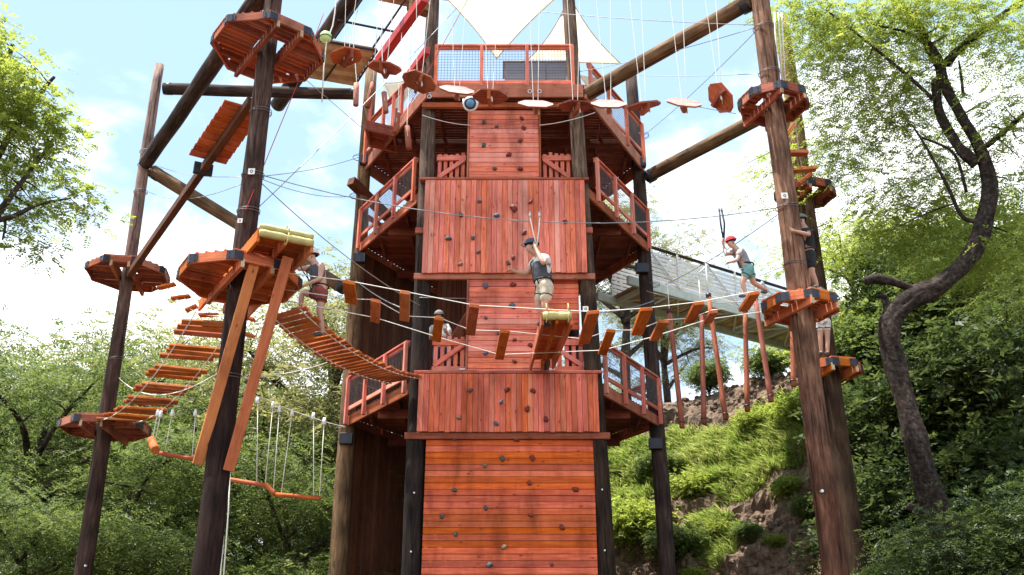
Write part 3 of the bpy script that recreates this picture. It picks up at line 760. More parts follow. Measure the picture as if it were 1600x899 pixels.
# ------------------------------------------------------------------ log beams
def logbeam(a, b, r0, r1, m, label, caps=True):
    th = thing('log_beam', label, 'beam', a, 'round log beams tying the poles')
    log('log', a, b, r0, r1, m, th, 16, 20)
    if caps:
        d = (Vector(b) - Vector(a)).normalized()
        for q, r in ((Vector(a), r0), (Vector(b), r1)):
            s = 1 if q == Vector(a) else -1
            log('end_collar', q + d * s * 0.04, q + d * s * 0.26, r * 1.06, r * 1.06, 'steel', th, 16, 1, 0)
    return th
a1 = ax1(P(235, 262, 25).z)
logbeam(P(228, 255, 24.75), P(412, -14, 17.2), 0.2, 0.23, 'log_dark', 'dark log slanting up from the far left pole out of the top edge', False)
logbeam(P(256, 139, 25.0), P(560, 147, 25.4), 0.19, 0.19, 'log_dark', 'level log between the far left pole and the tower')
logbeam(P(238, 268, 25.1), P(540, 452, 25.9), 0.2, 0.19, 'log_tan', 'tan log sloping down from the far left pole behind the jump platform')
logbeam(PZ(433, 163, 19.75), PZ(562, -20, 19.75), 0.25, 0.25, 'log_dark', 'thick dark log crossing above the upper left octagon', False)
logbeam(P(902, 158, 21.95), P(1174, 3, 18.1), 0.2, 0.2, 'log_tan', 'tan log climbing from the tower to the top of the right pole')
logbeam(P(1011, 278, 25.4), P(1226, 166, 22.0), 0.2, 0.2, 'log_tan', 'lower tan log running from the tower to the rear right pole')

# balance beam with a short plank landing
bb = thing('balance_beam', 'narrow red balance beam rising to the upper left octagon', 'beam', P(205, 420, 24.4))
beam('beam', P(203, 428, 24.2), P(392, 158, 17.6), 0.16, 0.22, 'brownwall', bb)
for i in range(9):
    t = 0.70 + 0.03 * i
    c = P(203, 428, 24.2).lerp(P(392, 158, 17.6), t) + Vector((0, 0, 0.14)); sd_ = Vector((0.86, 0.5, 0)) * 0.45
    beam('plank', c - sd_, c + sd_, 0.27, 0.045, 'step', bb)
c = P(203, 428, 24.2).lerp(P(392, 158, 17.6), 0.66)
beam('clamp', c - Vector((0.2, 0.1, 0)), c + Vector((0.2, 0.1, 0)), 0.12, 0.3, 'steel', bb)

# ------------------------------------------------------------------ plank bridges
def plank_bridge(label, A, B, sag, n, width, pw, groups=None, side=None, m='step', ropes=True, thick=0.05, taper=1.0):
    th = thing('plank_bridge', label, 'bridge', (A + B) / 2 - Vector((0, 0, sag)), 'hanging plank bridges')
    pts = sagline(A, B, sag, 60)
    d = (B - A); d.z = 0; d.normalize(); sdv = side or Vector((d.y, -d.x, 0))
    def at(t):
        f = t * 60; i = min(59, int(f)); return pts[i].lerp(pts[i + 1], f - i)
    for i in range(n):
        t = (i + 0.5) / n
        if groups and (i % groups) == groups - 1: continue
        if groups: g0 = (i // groups) * groups + (groups - 1) / 2; t = (g0 + (i + 0.5 - g0) * 0.82) / n
        c = at(t); j = random.uniform(-0.05, 0.05)
        tl = random.uniform(-0.02, 0.02)
        beam('plank', c - sdv * (width / 2 + j) + Vector((0, 0, tl)), c + sdv * (width / 2 - j) - Vector((0, 0, tl)), pw, thick, m, th, up=(at(min(1, t + .02)) - at(max(0, t - .02))).cross(sdv) * -1)
    for s in (-1, 1):
        tube('rope', [p + sdv * s * width * 0.38 + Vector((0, 0, -0.04)) for p in pts[::4]], 0.014, 'rope', th, 5)
    if ropes:
        for s in (-1, 1):
            tube('hand_rope', [p + sdv * s * width * 0.55 + Vector((0, 0, 0.95)) for p in pts[::4]], 0.009, 'cable', th, 5)
    return th
plank_bridge('sagging plank bridge from the jump platform pole to the lower tower deck', P(447, 486, 18.4), Vector((-2.62, 21.85, Z1 - 0.1)), 0.28, 26, 1.05, 0.125, side=Vector((0.86, -0.5, 0)), ropes=False)
plank_bridge('rope bridge of grouped planks between the two left poles', P(182, 657, 24.3), P(340, 487, 18.6), 0.55, 32, 1.15, 0.145, groups=4, side=Vector((0.96, 0.26, 0)), thick=0.06, ropes=False)
sb = thing('rope_steps', 'few loose plank steps hanging left of the jump platform', 'rope steps', P(290, 470, 21))
for (x0, y0, x1, y1, Y) in ((247, 451, 274, 444, 22.4), (268, 467, 297, 463, 22), (290, 486, 308, 478, 21.6), (311, 493, 341, 492, 21.2), (366, 492, 398, 500, 20.5), (372, 519, 397, 526, 20)):
    beam('plank', P(x0, y0, Y), P(x1, y1, Y), 0.2, 0.055, 'step', sb)
for dx in (-6, 8):
    tube('rope', [P(250 + dx, 448, 22.5), P(280 + dx, 466, 22), P(300 + dx, 482, 21.6), P(326 + dx, 493, 21.2), P(384 + dx, 497, 20.5)], 0.012, 'rope', sb, 5)

# staggered steps on three cables across the front
def steps_z(x):
    t = (x - 420) / (1200 - 420); return (9.2 + (8.85 - 9.2) * t) - 0.8 * 4 * t * (1 - t) * 0.75
stp = thing('swing_steps', 'row of staggered orange plank steps on three cables before the tower', 'rope bridge', PZ(800, 520, 8.2))
near, midp, far = [], [], []
UP = [((545, 441), (549, 473), .24), ((633, 457), (632, 500), .20), ((741, 478), (735, 522), .20), ((927, 488), (912, 536), .25), ((1010, 483), (995, 522), .25), ((1092, 474), (1077, 503), .22), ((1179, 458), (1162, 484), .22)]
LO = [((587, 470), (586, 502), .19), ((686, 498), (682, 532), .19), ((789, 518), (780, 560), .20), ((955, 517), (941, 553), .19), ((1037, 502), (1022, 531), .2), ((1115, 487), (1105, 504), .18)]
for row, s0, s1 in ((UP, near, midp), (LO, midp, far)):
    for a, b, wd in row:
        z = steps_z((a[0] + b[0]) / 2) - (0.0 if row is UP else 0.05)
        A_, B_ = PZ(*a, z), PZ(*b, z); roll = random.uniform(-0.22, 0.22)
        beam('step', A_, B_, wd, 0.075, 'step', stp, up=(roll, 0, 1))
        s0.append(A_.lerp(B_, 0.06) + Vector((0, 0, 0.05))); s1.append(A_.lerp(B_, 0.94) + Vector((0, 0, 0.05)))
for lst, a, b in ((near, P(432, 425, 16.9), P(1200, 462, 17.6)), (midp, P(440, 452, 17.6), P(1205, 470, 18.1)), (far, P(447, 470, 18.3), P(1208, 485, 18.6))):
    q = sorted(lst, key=lambda v: v.x); pts = [a] + q + [b]
    fine = []
    for i in range(len(pts) - 1):
        fine += [pts[i].lerp(pts[i + 1], k / 3) for k in range(3)]
    tube('cable', fine + [b], 0.0095, 'rope', stp, 5)

# winged plates on long ropes
def wing_meshes():
    o = [(-0.36, 0.03), (-0.20, 0.16), (0.17, 0.17), (0.36, 0.04), (0.35, -0.04), (0.19, -0.16), (-0.17, -0.17), (-0.36, -0.04)]
    V = [(x * 1.1, y * 1.75, z) for z in (0.02, -0.02) for x, y in o]; n = 8
    Fc = [tuple(range(n)), tuple(reversed(range(n, 2 * n)))] + [(k, k + n, (k + 1) % n + n, (k + 1) % n) for k in range(n)]
    me = bpy.data.meshes.new('wing_plate'); me.from_pydata(V, [], Fc); me.materials.append(M['red']); me.materials.append(M['wingtop'])
    me.polygons[0].material_index = 1; me.update()
    kx = [(-0.29, -0.02), (0.29, -0.02), (0.20, -0.17), (-0.20, -0.17)]
    V = [(y * 1.6, -x, z) for y in (-0.022, 0.022) for x, z in kx]
    Fc = [(0, 1, 2, 3), (7, 6, 5, 4)] + [(k, k + 4, (k + 1) % 4 + 4, (k + 1) % 4) for k in range(4)]
    me2 = bpy.data.meshes.new('keel'); me2.from_pydata(V, [], Fc); me2.materials.append(M['red']); me2.update()
    return me, me2
wme, kme = wing_meshes()
WINGS = [(541, 88, -10, -16, 35, 'brown winged step showing its underside, nearest the upper left octagon'), (601, 106, 8, 12, -10, 'winged step seen edge on above the left landing'), (655, 128, -8, 14, 20, 'brown winged step below the left end of the top railing'),
         (714, 141, 50, 3, 8, 'pale topped winged step left of the round floodlight'), (766, 151, 2, 4, -5, 'brown winged step right of the round floodlight'), (837, 163, 48, 0, 4, 'pale topped winged step above the narrow board wall right edge'),
         (899, 166, 10, -4, 12, 'brown winged step at the foot of the tan log'), (951, 163, 50, 4, -5, 'pale topped winged step just right of the tan log'), (1006, 165, 16, -14, 14, 'small brown winged step before the tower right pole'),
         (1069, 161, 50, 6, 0, 'pale topped winged step hanging before open sky'), (1126, 153, -12, 58, 15, 'steeply tipped brown winged step beside the right pole octagon')]
for x, y, tx, ty, tz, lab in WINGS:
    c = P(x, y, 17.6)
    th = thing('winged_step', lab, 'hanging step', c, 'winged steps hung across the top')
    m4 = Matrix.Translation(c) @ Matrix.Rotation(R(tz), 4, 'Z') @ Matrix.Rotation(R(tx), 4, 'X') @ Matrix.Rotation(R(ty), 4, 'Y')
    put(bpy.data.objects.new('plate', wme), m4, th)
    put(bpy.data.objects.new('keel', kme), m4 @ Matrix.Translation((0, 0, -0.012)), th)
    for s in (-1, 1):
        q = m4 @ Vector((0.05 * s, 0, 0.0)); top = Vector((c.x + s * 0.28 + random.uniform(-.1, .1), 17.6 + s * 0.1, 19.6))
        tube('rope', [q + Vector((0, 0, -0.12)), q, q.lerp(top, 0.5), top], 0.007, 'rope', th, 5)
    kn = m4 @ Vector((0.05, -0.12, -0.12)); tube('knot', [kn + Vector((0, 0, 0.05)), kn, kn + Vector((0.02, 0, -0.09))], [0.012, 0.028, 0.016], 'rope', th, 6)
tag(tube('overhead_cable', sagline(ax2(18.6), ax3(19.4), -0.0 + 0.0, 20), 0.012, 'cable', None, 5), 'steel cable above the frame carrying the winged steps', 'cable')

# hanging short logs by the landing
for k, (x0, y0, x1, y1, rt, lab) in enumerate(((557, 131, 556, 165, 20, 'short pink log hanging left of the tower left pole'), (583, 130, 574, 168, 20, 'tan hanging log leaning across the tower left pole'), (600, 145, 603, 176, 30, 'short red log hanging above the left landing'), (622, 178, 618, 208, 40, 'short pink log hanging before the left landing'), (636, 198, 639, 233, 45, 'lowest hanging log right of the left landing'))):
    Y = 21.2; a, b = P(x0, y0, Y), P(x1, y1, Y)
    th = thing('hanging_log', lab, 'hanging log', b, 'short logs hung by the left landing')
    log('log', a, b, 0.075, 0.075, 'post', th, 12, 3, 0.01)
    tube('rope', [b.lerp(a, 0.5) + Vector((0, -0.08, 0)), a + Vector((0, -0.03, 0.1)), P(x0 + random.uniform(-6, 6), y0 - rt - 60, Y), Vector((a.x, Y, 20.4))], 0.011, 'rope', th, 5)

# ------------------------------------------------------------------ launch frame, red beam, ball, floodlight, cabinet, sails
zf = 19.2
lf = thing('launch_frame', 'steel framed plank deck hanging beside the upper left octagon', 'frame', PZ(540, 100, zf))
c00, c10, c01, c11 = PZ(500, 60, zf), PZ(590, 76, zf), PZ(462, 118, zf), PZ(553, 134, zf)
for i in range(9):
    t = (i + 0.5) / 9; beam('plank', c00.lerp(c01, t), c10.lerp(c11, t), (c01 - c00).length / 9 - 0.012, 0.05, 'pale', lf)
for a, b in ((c10 + Vector((0, 0, -.08)), c11 + Vector((0, 0, -.08))), (c00 + Vector((0, 0, -.08)), c10 + Vector((0, 0, -.08))), (PZ(523, 60, zf), PZ(572, -10, zf)), (PZ(583, 74, zf), PZ(640, -10, zf)), (PZ(528, 32, zf), PZ(622, 51, zf)), (PZ(545, 72, zf - .1), PZ(507, 126, zf - .1))):
    beam('steel_bar', a, b, 0.05, 0.06, 'steel', lf)
tag(beam('red_beam', PZ(588, 102, 18.6), PZ(664, -4, 18.6), 0.22, 0.3, 'redsteel'), 'bright red painted beam left of the tower front pole', 'beam')
tag(beam('red_beam', PZ(636, 122, 18.0), PZ(668, 78, 18.0), 0.16, 0.24, 'redsteel'), 'shorter red beam tucked behind the tower front pole', 'beam')
tag(log('log_stub', PZ(640, 6, 19.2), PZ(668, 16, 19.2), 0.22, 0.22, 'log_tan'), 'tan log stub at the top of the tower left front pole', 'log')
tm = thing('top_plank', 'pale timber plank crossing the top edge left of the tower', 'plank', PZ(600, 0, 19.4))
beam('timber', PZ(592, -6, 19.4), PZ(655, 8, 19.4), 0.3, 0.08, 'pale', tm); beam('clip', PZ(648, 2, 19.35), PZ(654, 12, 19.35), 0.2, 0.12, 'steel', tm)
# lime green ball on a rope
bp_ = P(509, 58, 18.6)
bl = thing('rope_ball', 'lime green ball threaded on a rope by the upper left octagon', 'ball', bp_)
bm = bmesh.new(); bmesh.ops.create_uvsphere(bm, u_segments=20, v_segments=12, radius=0.15)
me = bpy.data.meshes.new('ball'); bm.to_mesh(me); bm.free(); me.materials.append(M['ball']); me.polygons.foreach_set('use_smooth', [True] * len(me.polygons))
put(bpy.data.objects.new('ball', me), Matrix.Translation(bp_), bl)
tube('rope', [P(503, 160, 18.6), P(506, 105, 18.6), P(510, 66, 18.6), P(520, 40, 18.6), P(523, 22, 18.6), Vector((bp_.x + .2, 18.6, 20.5))], 0.016, 'rope', bl, 6)
V, Fc = [], []; tubegeo([Vector((0.152 * math.cos(a), 0.152 * math.sin(a), -0.03)) for a in np.linspace(0, 6.28, 21)], 0.012, 5, V, Fc)
meshobj('band', V, Fc, 'blkstrap', bl, Matrix.Translation(bp_))
# round floodlight
fp = P(735, 163, 21.1)
fl_ = thing('floodlight', 'round grey floodlight with blue lens under the top deck edge', 'lamp', fp)
def lathe(name, prof, m, parent, m4, seg=24):
    V, Fc = [], []
    for r, z in prof:
        for k in range(seg): V.append((r * math.cos(2 * math.pi * k / seg), r * math.sin(2 * math.pi * k / seg), z))
    for i in range(len(prof) - 1):
        for k in range(seg):
            a, b = i * seg + k, i * seg + (k + 1) % seg; Fc.append((a, b, b + seg, a + seg))
    Fc.append(tuple(reversed(range(seg)))); Fc.append(tuple((len(prof) - 1) * seg + k for k in range(seg)))
    return meshobj(name, V, Fc, m, parent, m4, True)
fm = Matrix.Translation(fp) @ Matrix.Rotation(R(112), 4, 'X')
lathe('housing', [(0.10, -0.16), (0.17, -0.10), (0.205, 0.0), (0.20, 0.06), (0.185, 0.075)], 'greybox', fl_, fm).data.materials[0] = M['white']
lathe('bezel', [(0.155, 0.076), (0.16, 0.095), (0.13, 0.10)], 'steel', fl_, fm)
lathe('lens', [(0.128, 0.088), (0.10, 0.115), (0.05, 0.13)], 'glass', fl_, fm)
for s in (-1, 1): tube('yoke', [fp + Vector((0.21 * s, 0, 0)), fp + Vector((0.2 * s, 0.05, 0.2)), fp + Vector((0.1 * s, 0.25, 0.32))], 0.014, 'zinc', fl_, 6)
# cabinet behind the top railing
cb = thing('equipment_cabinet', 'long grey metal cabinet behind the top railing', 'cabinet', (0.75, 23.4, Z3))
beam('body', (-0.22, 23.4, Z3 + 0.92), (1.62, 23.4, Z3 + 0.92), 0.8, 1.82, 'greybox', cb)
beam('lid', (-0.28, 23.4, Z3 + 1.86), (1.68, 23.4, Z3 + 1.86), 0.9, 0.05, 'zinc', cb)
for i in range(3): beam('door', (-0.18 + i * 0.61, 22.985, Z3 + 0.92), (0.38 + i * 0.61, 22.985, Z3 + 0.92), 0.02, 1.7, 'greybox', cb)
# shade sails
def sail(label, a, b, c, inward=0.12, n=18):
    V, Fc = [], []; cen = (a + b + c) / 3; idx = {}
    for i in range(n + 1):
        for j in range(n + 1 - i):
            u, v = i / n, j / n; wq = 1 - u - v
            p = a * u + b * v + c * wq
            e = 4 * (u * v + v * wq + u * wq)
            # curved hems: pull edge middles towards the centre
            hem = max(0, 1 - 9 * min(u, v, wq)) if True else 0
            k = 4 * max(u * v, v * wq, u * wq)
            pull = inward * k * max(0.0, 1 - 3 * min(u, v, wq))
            p = p.lerp(cen, pull) + Vector((0, 0, -0.15 * e * 0.5))
            idx[i, j] = len(V); V.append(p)
    for i in range(n):
        for j in range(n - i):
            Fc.append((idx[i, j], idx[i + 1, j], idx[i, j + 1]))
            if i + j < n - 1: Fc.append((idx[i + 1, j], idx[i + 1, j + 1], idx[i, j + 1]))
    th = thing('shade_sail', label, 'shade sail', c, 'cream shade sails over the top deck')
    lo = [v - c for v in V]
    o = meshobj('cloth', lo, Fc, 'sail', th, Matrix.Translation(c), True)
    md = o.modifiers.new('thickness', 'SOLIDIFY'); md.thickness = 0.006
    for ring in ([idx[i, 0] for i in range(n + 1)], [idx[0, j] for j in range(n + 1)], [idx[i, n - i] for i in range(n + 1)]):
        tube('hem', [V[k] for k in ring], 0.016, 'sailhem', th, 5)
    return th
def sailmat():
    m, t, b, o = mat('cream_sail')
    b.inputs['Base Color'].default_value = (0.80, 0.74, 0.60, 1); b.inputs['Roughness'].default_value = 0.9
    tcn = nd(t, 'ShaderNodeTexCoord'); wv = nd(t, 'ShaderNodeTexNoise'); wv.inputs['Scale'].default_value = 2.2; wv.inputs['Detail'].default_value = 4
    t.links.new(tcn.outputs['Object'], wv.inputs['Vector'])
    g = ramp(t, wv.outputs[0], [(0.3, (0.76, 0.71, 0.60)), (0.7, (0.85, 0.81, 0.71))]); t.links.new(g.outputs[0], b.inputs['Base Color'])
    tr = nd(t, 'ShaderNodeBsdfTranslucent'); t.links.new(g.outputs[0], tr.inputs['Color'])
    ms = nd(t, 'ShaderNodeMixShader'); ms.inputs[0].default_value = 0.8
    t.links.new(b.outputs[0], ms.inputs[1]); t.links.new(tr.outputs[0], ms.inputs[2]); t.links.new(ms.outputs[0], o.inputs[0])
    return m
M['sail'] = sailmat(); M['sailhem'] = plain('sail_hem', (0.45, 0.36, 0.26), 0.8)
sail('large cream shade sail pointing down over the top deck', P(692, -8, 24.5), P(874, -8, 24.5), P(776, 92, 26.5))
sail('smaller cream shade sail behind the tower right front pole', P(890, -5, 24.0), P(822, 97, 26.5), P(970, 100, 26.0))
sail('low strip of cream sail seen between the top right rails', P(905, 118, 25.5), P(975, 122, 26.0), P(930, 150, 24.5), 0.06)
sail('low strip of cream sail behind the left top railing', P(600, 130, 25.5), P(655, 118, 26.0), P(618, 178, 25.2), 0.06)

# ------------------------------------------------------------------ swinging beams, hanging posts, rope ladder
def sway(label, a, b, ropes, Ytop, r=0.048):
    th = thing('swing_beam', label, 'swing beam', a, 'swinging beams low on the left')
    log('log', a, b, r, r, 'step', th, 10, 4, 0.01)
    for q, top in ropes:
        tube('rope', [q, q.lerp(top, 0.5), top], 0.010, 'rope', th, 5)
        log('pulley', top + Vector((0, 0, -0.16)), top, 0.05, 0.03, 'white', th, 8, 1, 0)
YS = 20.5
sway('short orange swing beam left of the jump platform pole', P(248, 708, YS), P(306, 718, YS), [(P(257, 709, YS), P(270, 640, YS)), (P(300, 717, YS), P(306, 640, YS))], 0)
sway('orange swing beam just right of the jump platform pole', P(349, 748, YS), P(416, 759, YS), [(P(401, 757, YS), P(403, 620, YS)), (P(414, 759, YS), P(427, 628, YS))], 0)
sway('stubby tilted swing beam between two longer ones', P(414, 756, YS), P(430, 773, YS), [(P(427, 768, YS), P(437, 634, YS))], 0)
sway('orange swing beam ending near the tower left pole', P(431, 773, YS), P(501, 779, YS), [(P(439, 773, YS), P(457, 640, YS)), (P(490, 778, YS), P(490, 645, YS)), (P(499, 778, YS), P(507, 653, YS))], 0)
sway('short orange log seen end on under the left rope bridge', P(236, 688, YS), P(243, 704, 19.6), [(P(238, 690, YS), P(247, 640, YS)), (P(241, 696, YS), P(252, 642, YS))], 0, 0.09)
cable('swing_cable', P(340, 590, 17.6), P(540, 668, 25.2), 0.1, 0.012, 'rope', 'white cable carrying the low swinging beams', 'cable')
cable('swing_cable', P(185, 590, 25), P(345, 580, 17.6), 0.5, 0.012, 'rope', 'white cable between the two left poles under the plank bridge', 'cable')
cable('swing_cable', P(350, 592, 17.6), P(528, 560, 25.2), 0.15, 0.012, 'rope', 'cream rope passing behind the knee braces', 'rope')
rl = thing('knotted_rope', 'pair of pale ropes hanging down behind the jump platform pole', 'rope', P(347, 899, 18.2))
for k in (0, 1): tube('strand', [P(357 + 4 * k, 700, 18.2), P(352 + 5 * k, 800, 18.2), extend_down(P(346 + 5 * k, 880, 18.2), P(352 + 5 * k, 800, 18.2), 0.3)], 0.014, 'rope', rl, 5)

for k, (x0, y0, x1, y1, Y, lab) in enumerate(((1046, 487, 1066, 669, 22.6, 'hanging red post nearest the tower right pole'), (1096, 488, 1100, 663, 22.4, 'second hanging red post from the tower'), (1107, 462, 1134, 656, 22.2, 'third hanging red post from the tower, leaning'),
                                               (1164, 485, 1168, 643, 22.0, 'fourth hanging red post, plumb, under the child'), (1180, 465, 1205, 628, 21.8, 'fifth hanging red post, leaning towards the right pole'), (1238, 500, 1240, 604, 21.4, 'last hanging red post beside the right pole'))):
    a, b = P(x0, y0, Y), P(x1, y1, Y)
    th = thing('hanging_post', lab, 'hanging post', b, 'row of hanging posts at right')
    log('post', a, b, 0.06, 0.068, 'post', th, 12, 6, 0.012)
    tube('rope', [a, a + Vector((0.0, 0, 0.9))], 0.014, 'rope', th, 5); log('end_cap', b + Vector((0, 0, 0.12)), b + Vector((0, 0, 0.16)), 0.073, 0.073, 'steel', th, 12, 1, 0)
    log('collar', a - Vector((0, 0, 0.05)), a + Vector((0, 0, 0.05)), 0.07, 0.07, 'steel', th, 12, 1, 0)
cable('post_cable', P(1010, 455, 22.8), P(1250, 452, 21.4), 0.35, 0.012, 'cable', 'cable from which the red posts hang')
# small rope-hung steps between the right poles
rs = thing('rope_steps', 'short plank steps on ropes between the two right poles', 'rope steps', P(1250, 270, 20.5))
for (x0, y0, x1, y1, Y, wd) in ((1228, 240, 1262, 240, 20.0, .2), (1234, 267, 1275, 264, 20.6, .2), (1248, 288, 1268, 272, 21.0, .15), (1229, 212, 1240, 196, 19.2, .16)):
    beam('plank', P(x0, y0, Y), P(x1, y1, Y), wd, 0.09, 'step', rs)
for dx in (0, 14): tube('rope', [P(1228 + dx, 190, 18.6), P(1234 + dx, 240, 20), P(1240 + dx, 266, 20.6), P(1250 + dx, 292, 21.3)], 0.014, 'rope', rs, 5)
for x in (1210, 1216, 1221): tube('rope', [P(x + 6, 130, 18.5), P(x, 20, 18.4)], 0.02, 'rope', rs, 5)

# ------------------------------------------------------------------ steel footbridge to the hill
fb0 = P(1004, 440, 26.3); ang = R(57); fd = Vector((math.sin(ang), math.cos(ang), 0)); fn = Vector((-fd.y, fd.x, 0))
fb = thing('steel_footbridge', 'white steel footbridge with slatted sides from tower to hillside', 'footbridge', fb0)
fz = fb0.z; L_ = 9.3; Wd = 1.5
o0 = Vector((fb0.x, fb0.y, 0))
def fp_(t, s, z): q = o0 + fd * t + fn * s; return Vector((q.x, q.y, z))
for s in (0, Wd):
    beam('chord', fp_(-0.6, s, fz - 0.1), fp_(L_, s, fz - 0.1), 0.12, 0.28, 'grn', fb)
    beam('handrail', fp_(-0.2, s, fz + 1.28), fp_(L_, s, fz + 1.28), 0.10, 0.07, 'log_dark', fb)
    for k in range(8): beam('side_slat', fp_(0.0, s, fz + 0.12 + k * 0.138), fp_(L_, s, fz + 0.12 + k * 0.138), 0.035, 0.10, 'white', fb)
    for k in range(8):
        t = 0.2 + k * 1.28; sg = -0.05 if s == 0 else 0.05
        beam('upright', fp_(t, s + sg, fz), fp_(t, s + sg, fz + 1.26), 0.06, 0.06, 'white', fb, up=fd)
        if k < 7:
            a, b = (fp_(t, s + sg * 1.7, fz + 1.2), fp_(t + 1.28, s + sg * 1.7, fz + 0.05)) if k % 2 == 0 else (fp_(t, s + sg * 1.7, fz + 0.05), fp_(t + 1.28, s + sg * 1.7, fz + 1.2))
            beam('diagonal', a, b, 0.05, 0.05, 'white', fb)
for k in range(8): beam('floor_beam', fp_(0.2 + k * 1.28, 0.08, fz - 0.12), fp_(0.2 + k * 1.28, Wd - 0.08, fz - 0.12), 0.1, 0.16, 'grn', fb)
for k in range(7):
    a, b = (0.1, Wd - 0.1) if k % 2 else (Wd - 0.1, 0.1); beam('wind_brace', fp_(0.25 + k * 1.28, a, fz - 0.14), fp_(0.15 + (k + 1) * 1.28, b, fz - 0.14), 0.05, 0.05, 'white', fb)
n = 46
for k in range(n): beam('floor_plank', fp_((k + 0.5) * L_ / n, 0.07, fz + 0.0), fp_((k + 0.5) * L_ / n, Wd - 0.07, fz + 0.0), L_ / n - 0.012, 0.05, 'pale', fb)
# ------------------------------------------------------------------ cables
def wrap(parent, c, r, n=2):
    for i in range(n):
        ring = [c + Vector((r * math.cos(a), r * math.sin(a), (i - 1) * 0.035 + 0.03 * math.sin(a + i))) for a in np.linspace(0, 2 * math.pi, 19)]
        tube('cable_wrap', ring, 0.008, 'wirem', parent, 5)
for par, ax_, zs, r in ((p1, ax1, (P(240, 258, 25).z, P(240, 300, 25).z, P(190, 560, 25).z, 16.9), 0.2), (p2, ax2, (P(400, 274, 17.3).z, P(400, 330, 17.3).z, 13.2, P(345, 588, 17.3).z), 0.235), (p3, ax3, (P(1230, 324, 18).z, P(1190, 44, 18).z, P(1200, 114, 18).z, P(1240, 413, 18).z), 0.245), (p4, ax4, (12.6, 15.2), 0.25)):
    for z in zs: wrap(par, ax_(z), r)
for px, py in ((561, 246), (556, 306), (550, 438), (535, 668)): wrap(tower, P(px + 2, py, 25.6), 0.235)
for px, py in ((1003, 212), (1012, 292), (1019, 445)): wrap(tower, P(px, py, 25.6), 0.225)
g = 'thin cables strung between the poles'
A2 = lambda z, dx=0.25: ax2(z) + Vector((dx, 0, 0))
for a, b, sag, r, m, lab in (
    (P(402, 272, 17.3), P(1232, 322, 18.0), 0.75, 0.011, 'cable', 'belay cable across the front above the man in shorts'),
    (P(243, 258, 25), P(380, 276, 17.3), 0.15, 0.008, 'cable', 'thin cable between the left poles above the tan log'),
    (P(232, 300, 25), P(376, 288, 17.3), 0.3, 0.008, 'cable', 'second thin cable between the left poles under the tan log'),
    (P(404, 276, 17.3), P(560, 246, 25.4), 0.1, 0.009, 'cable', 'cable from the left pole to the tower upper left pole'),
    (P(404, 278, 17.3), P(556, 306, 25.4), 0.2, 0.009, 'cable', 'lower cable from the left pole to the tower left pole'),
    (P(404, 282, 17.3), P(660, 480, 21.9), 0.2, 0.011, 'cable', 'cable falling from the left pole past the white helmet'),
    (P(398, 330, 17.3), P(726, 0, 22.5), 0.1, 0.010, 'cable', 'long cable climbing from the left pole past the top deck'),
    (P(556, 438, 25.4), P(640, 486, 21.9), 0.1, 0.016, 'cable', 'thick cable under the upper left deck'),
    (P(470, 118, 20), P(600, 230, 25.2), 0.0, 0.009, 'cable', 'cable slanting down to the tower left pole top'),
    (P(906, 112, 21.9), P(1184, 42, 18), 0.1, 0.009, 'cable', 'cable rising beside the upper tan log'),
    (P(1006, 212, 25.4), P(1186, 44, 18), 0.1, 0.009, 'cable', 'cable climbing from the tower right pole to the right pole'),
    (P(998, 118, 25.4), P(1190, 115, 18), 0.05, 0.009, 'cable', 'level cable above the tipped winged step'),
    (P(1014, 292, 25.4), P(1228, 224, 18), 0.3, 0.009, 'cable', 'slack cable under the lower tan log'),
    (P(1040, 445, 25.2), P(1228, 326, 18), 0.1, 0.011, 'cable', 'cable slanting up past the red helmet'),
    (P(1150, 178, 17.6), P(1040, 158, 17.6), 0.0, 0.007, 'cable', 'short line linking the two rightmost winged steps'),
    (P(690, 0, 22), P(1195, 40, 18), 0.15, 0.009, 'cable', 'cable across the large shade sail'),
    (P(1185, 432, 22), P(1236, 412, 18.3), 0.0, 0.009, 'cable', 'short cable left of the hugged pole'),
    (P(915, 490, 22), P(1022, 470, 25.3), 0.1, 0.016, 'cable', 'thick cable right of the lower wall under the deck'),
    (P(655, 465, 21.7), P(735, 467, 21.9), 0.0, 0.010, 'cable', 'short turnbuckle cable across the dark opening'),
    (P(660, 180, 21.7), P(735, 196, 21.7), 0.06, 0.010, 'rope', 'short slack rope left of the narrow board wall'),
    (P(843, 196, 21.7), P(930, 176, 21.7), 0.06, 0.010, 'rope', 'short slack rope right of the narrow board wall'),
    (P(384, 328, 17.0), P(470, 118, 18.2), 0.0, 0.010, 'redrope', 'red rope from the left pole up past the upper octagon'),
    (P(470, 118, 18.2), P(506, 20, 18.4), 0.0, 0.010, 'redrope', 'red rope rising beside the lime green ball'),
    (P(620, 200, 21.4), P(735, -8, 21.4), 0.0, 0.010, 'redrope', 'red rope crossing the tower left front pole'),
    ):
    cable('cable' if m == 'cable' else 'rope', a, b, sag, r, m, lab, 'cable' if m == 'cable' else 'rope', g)

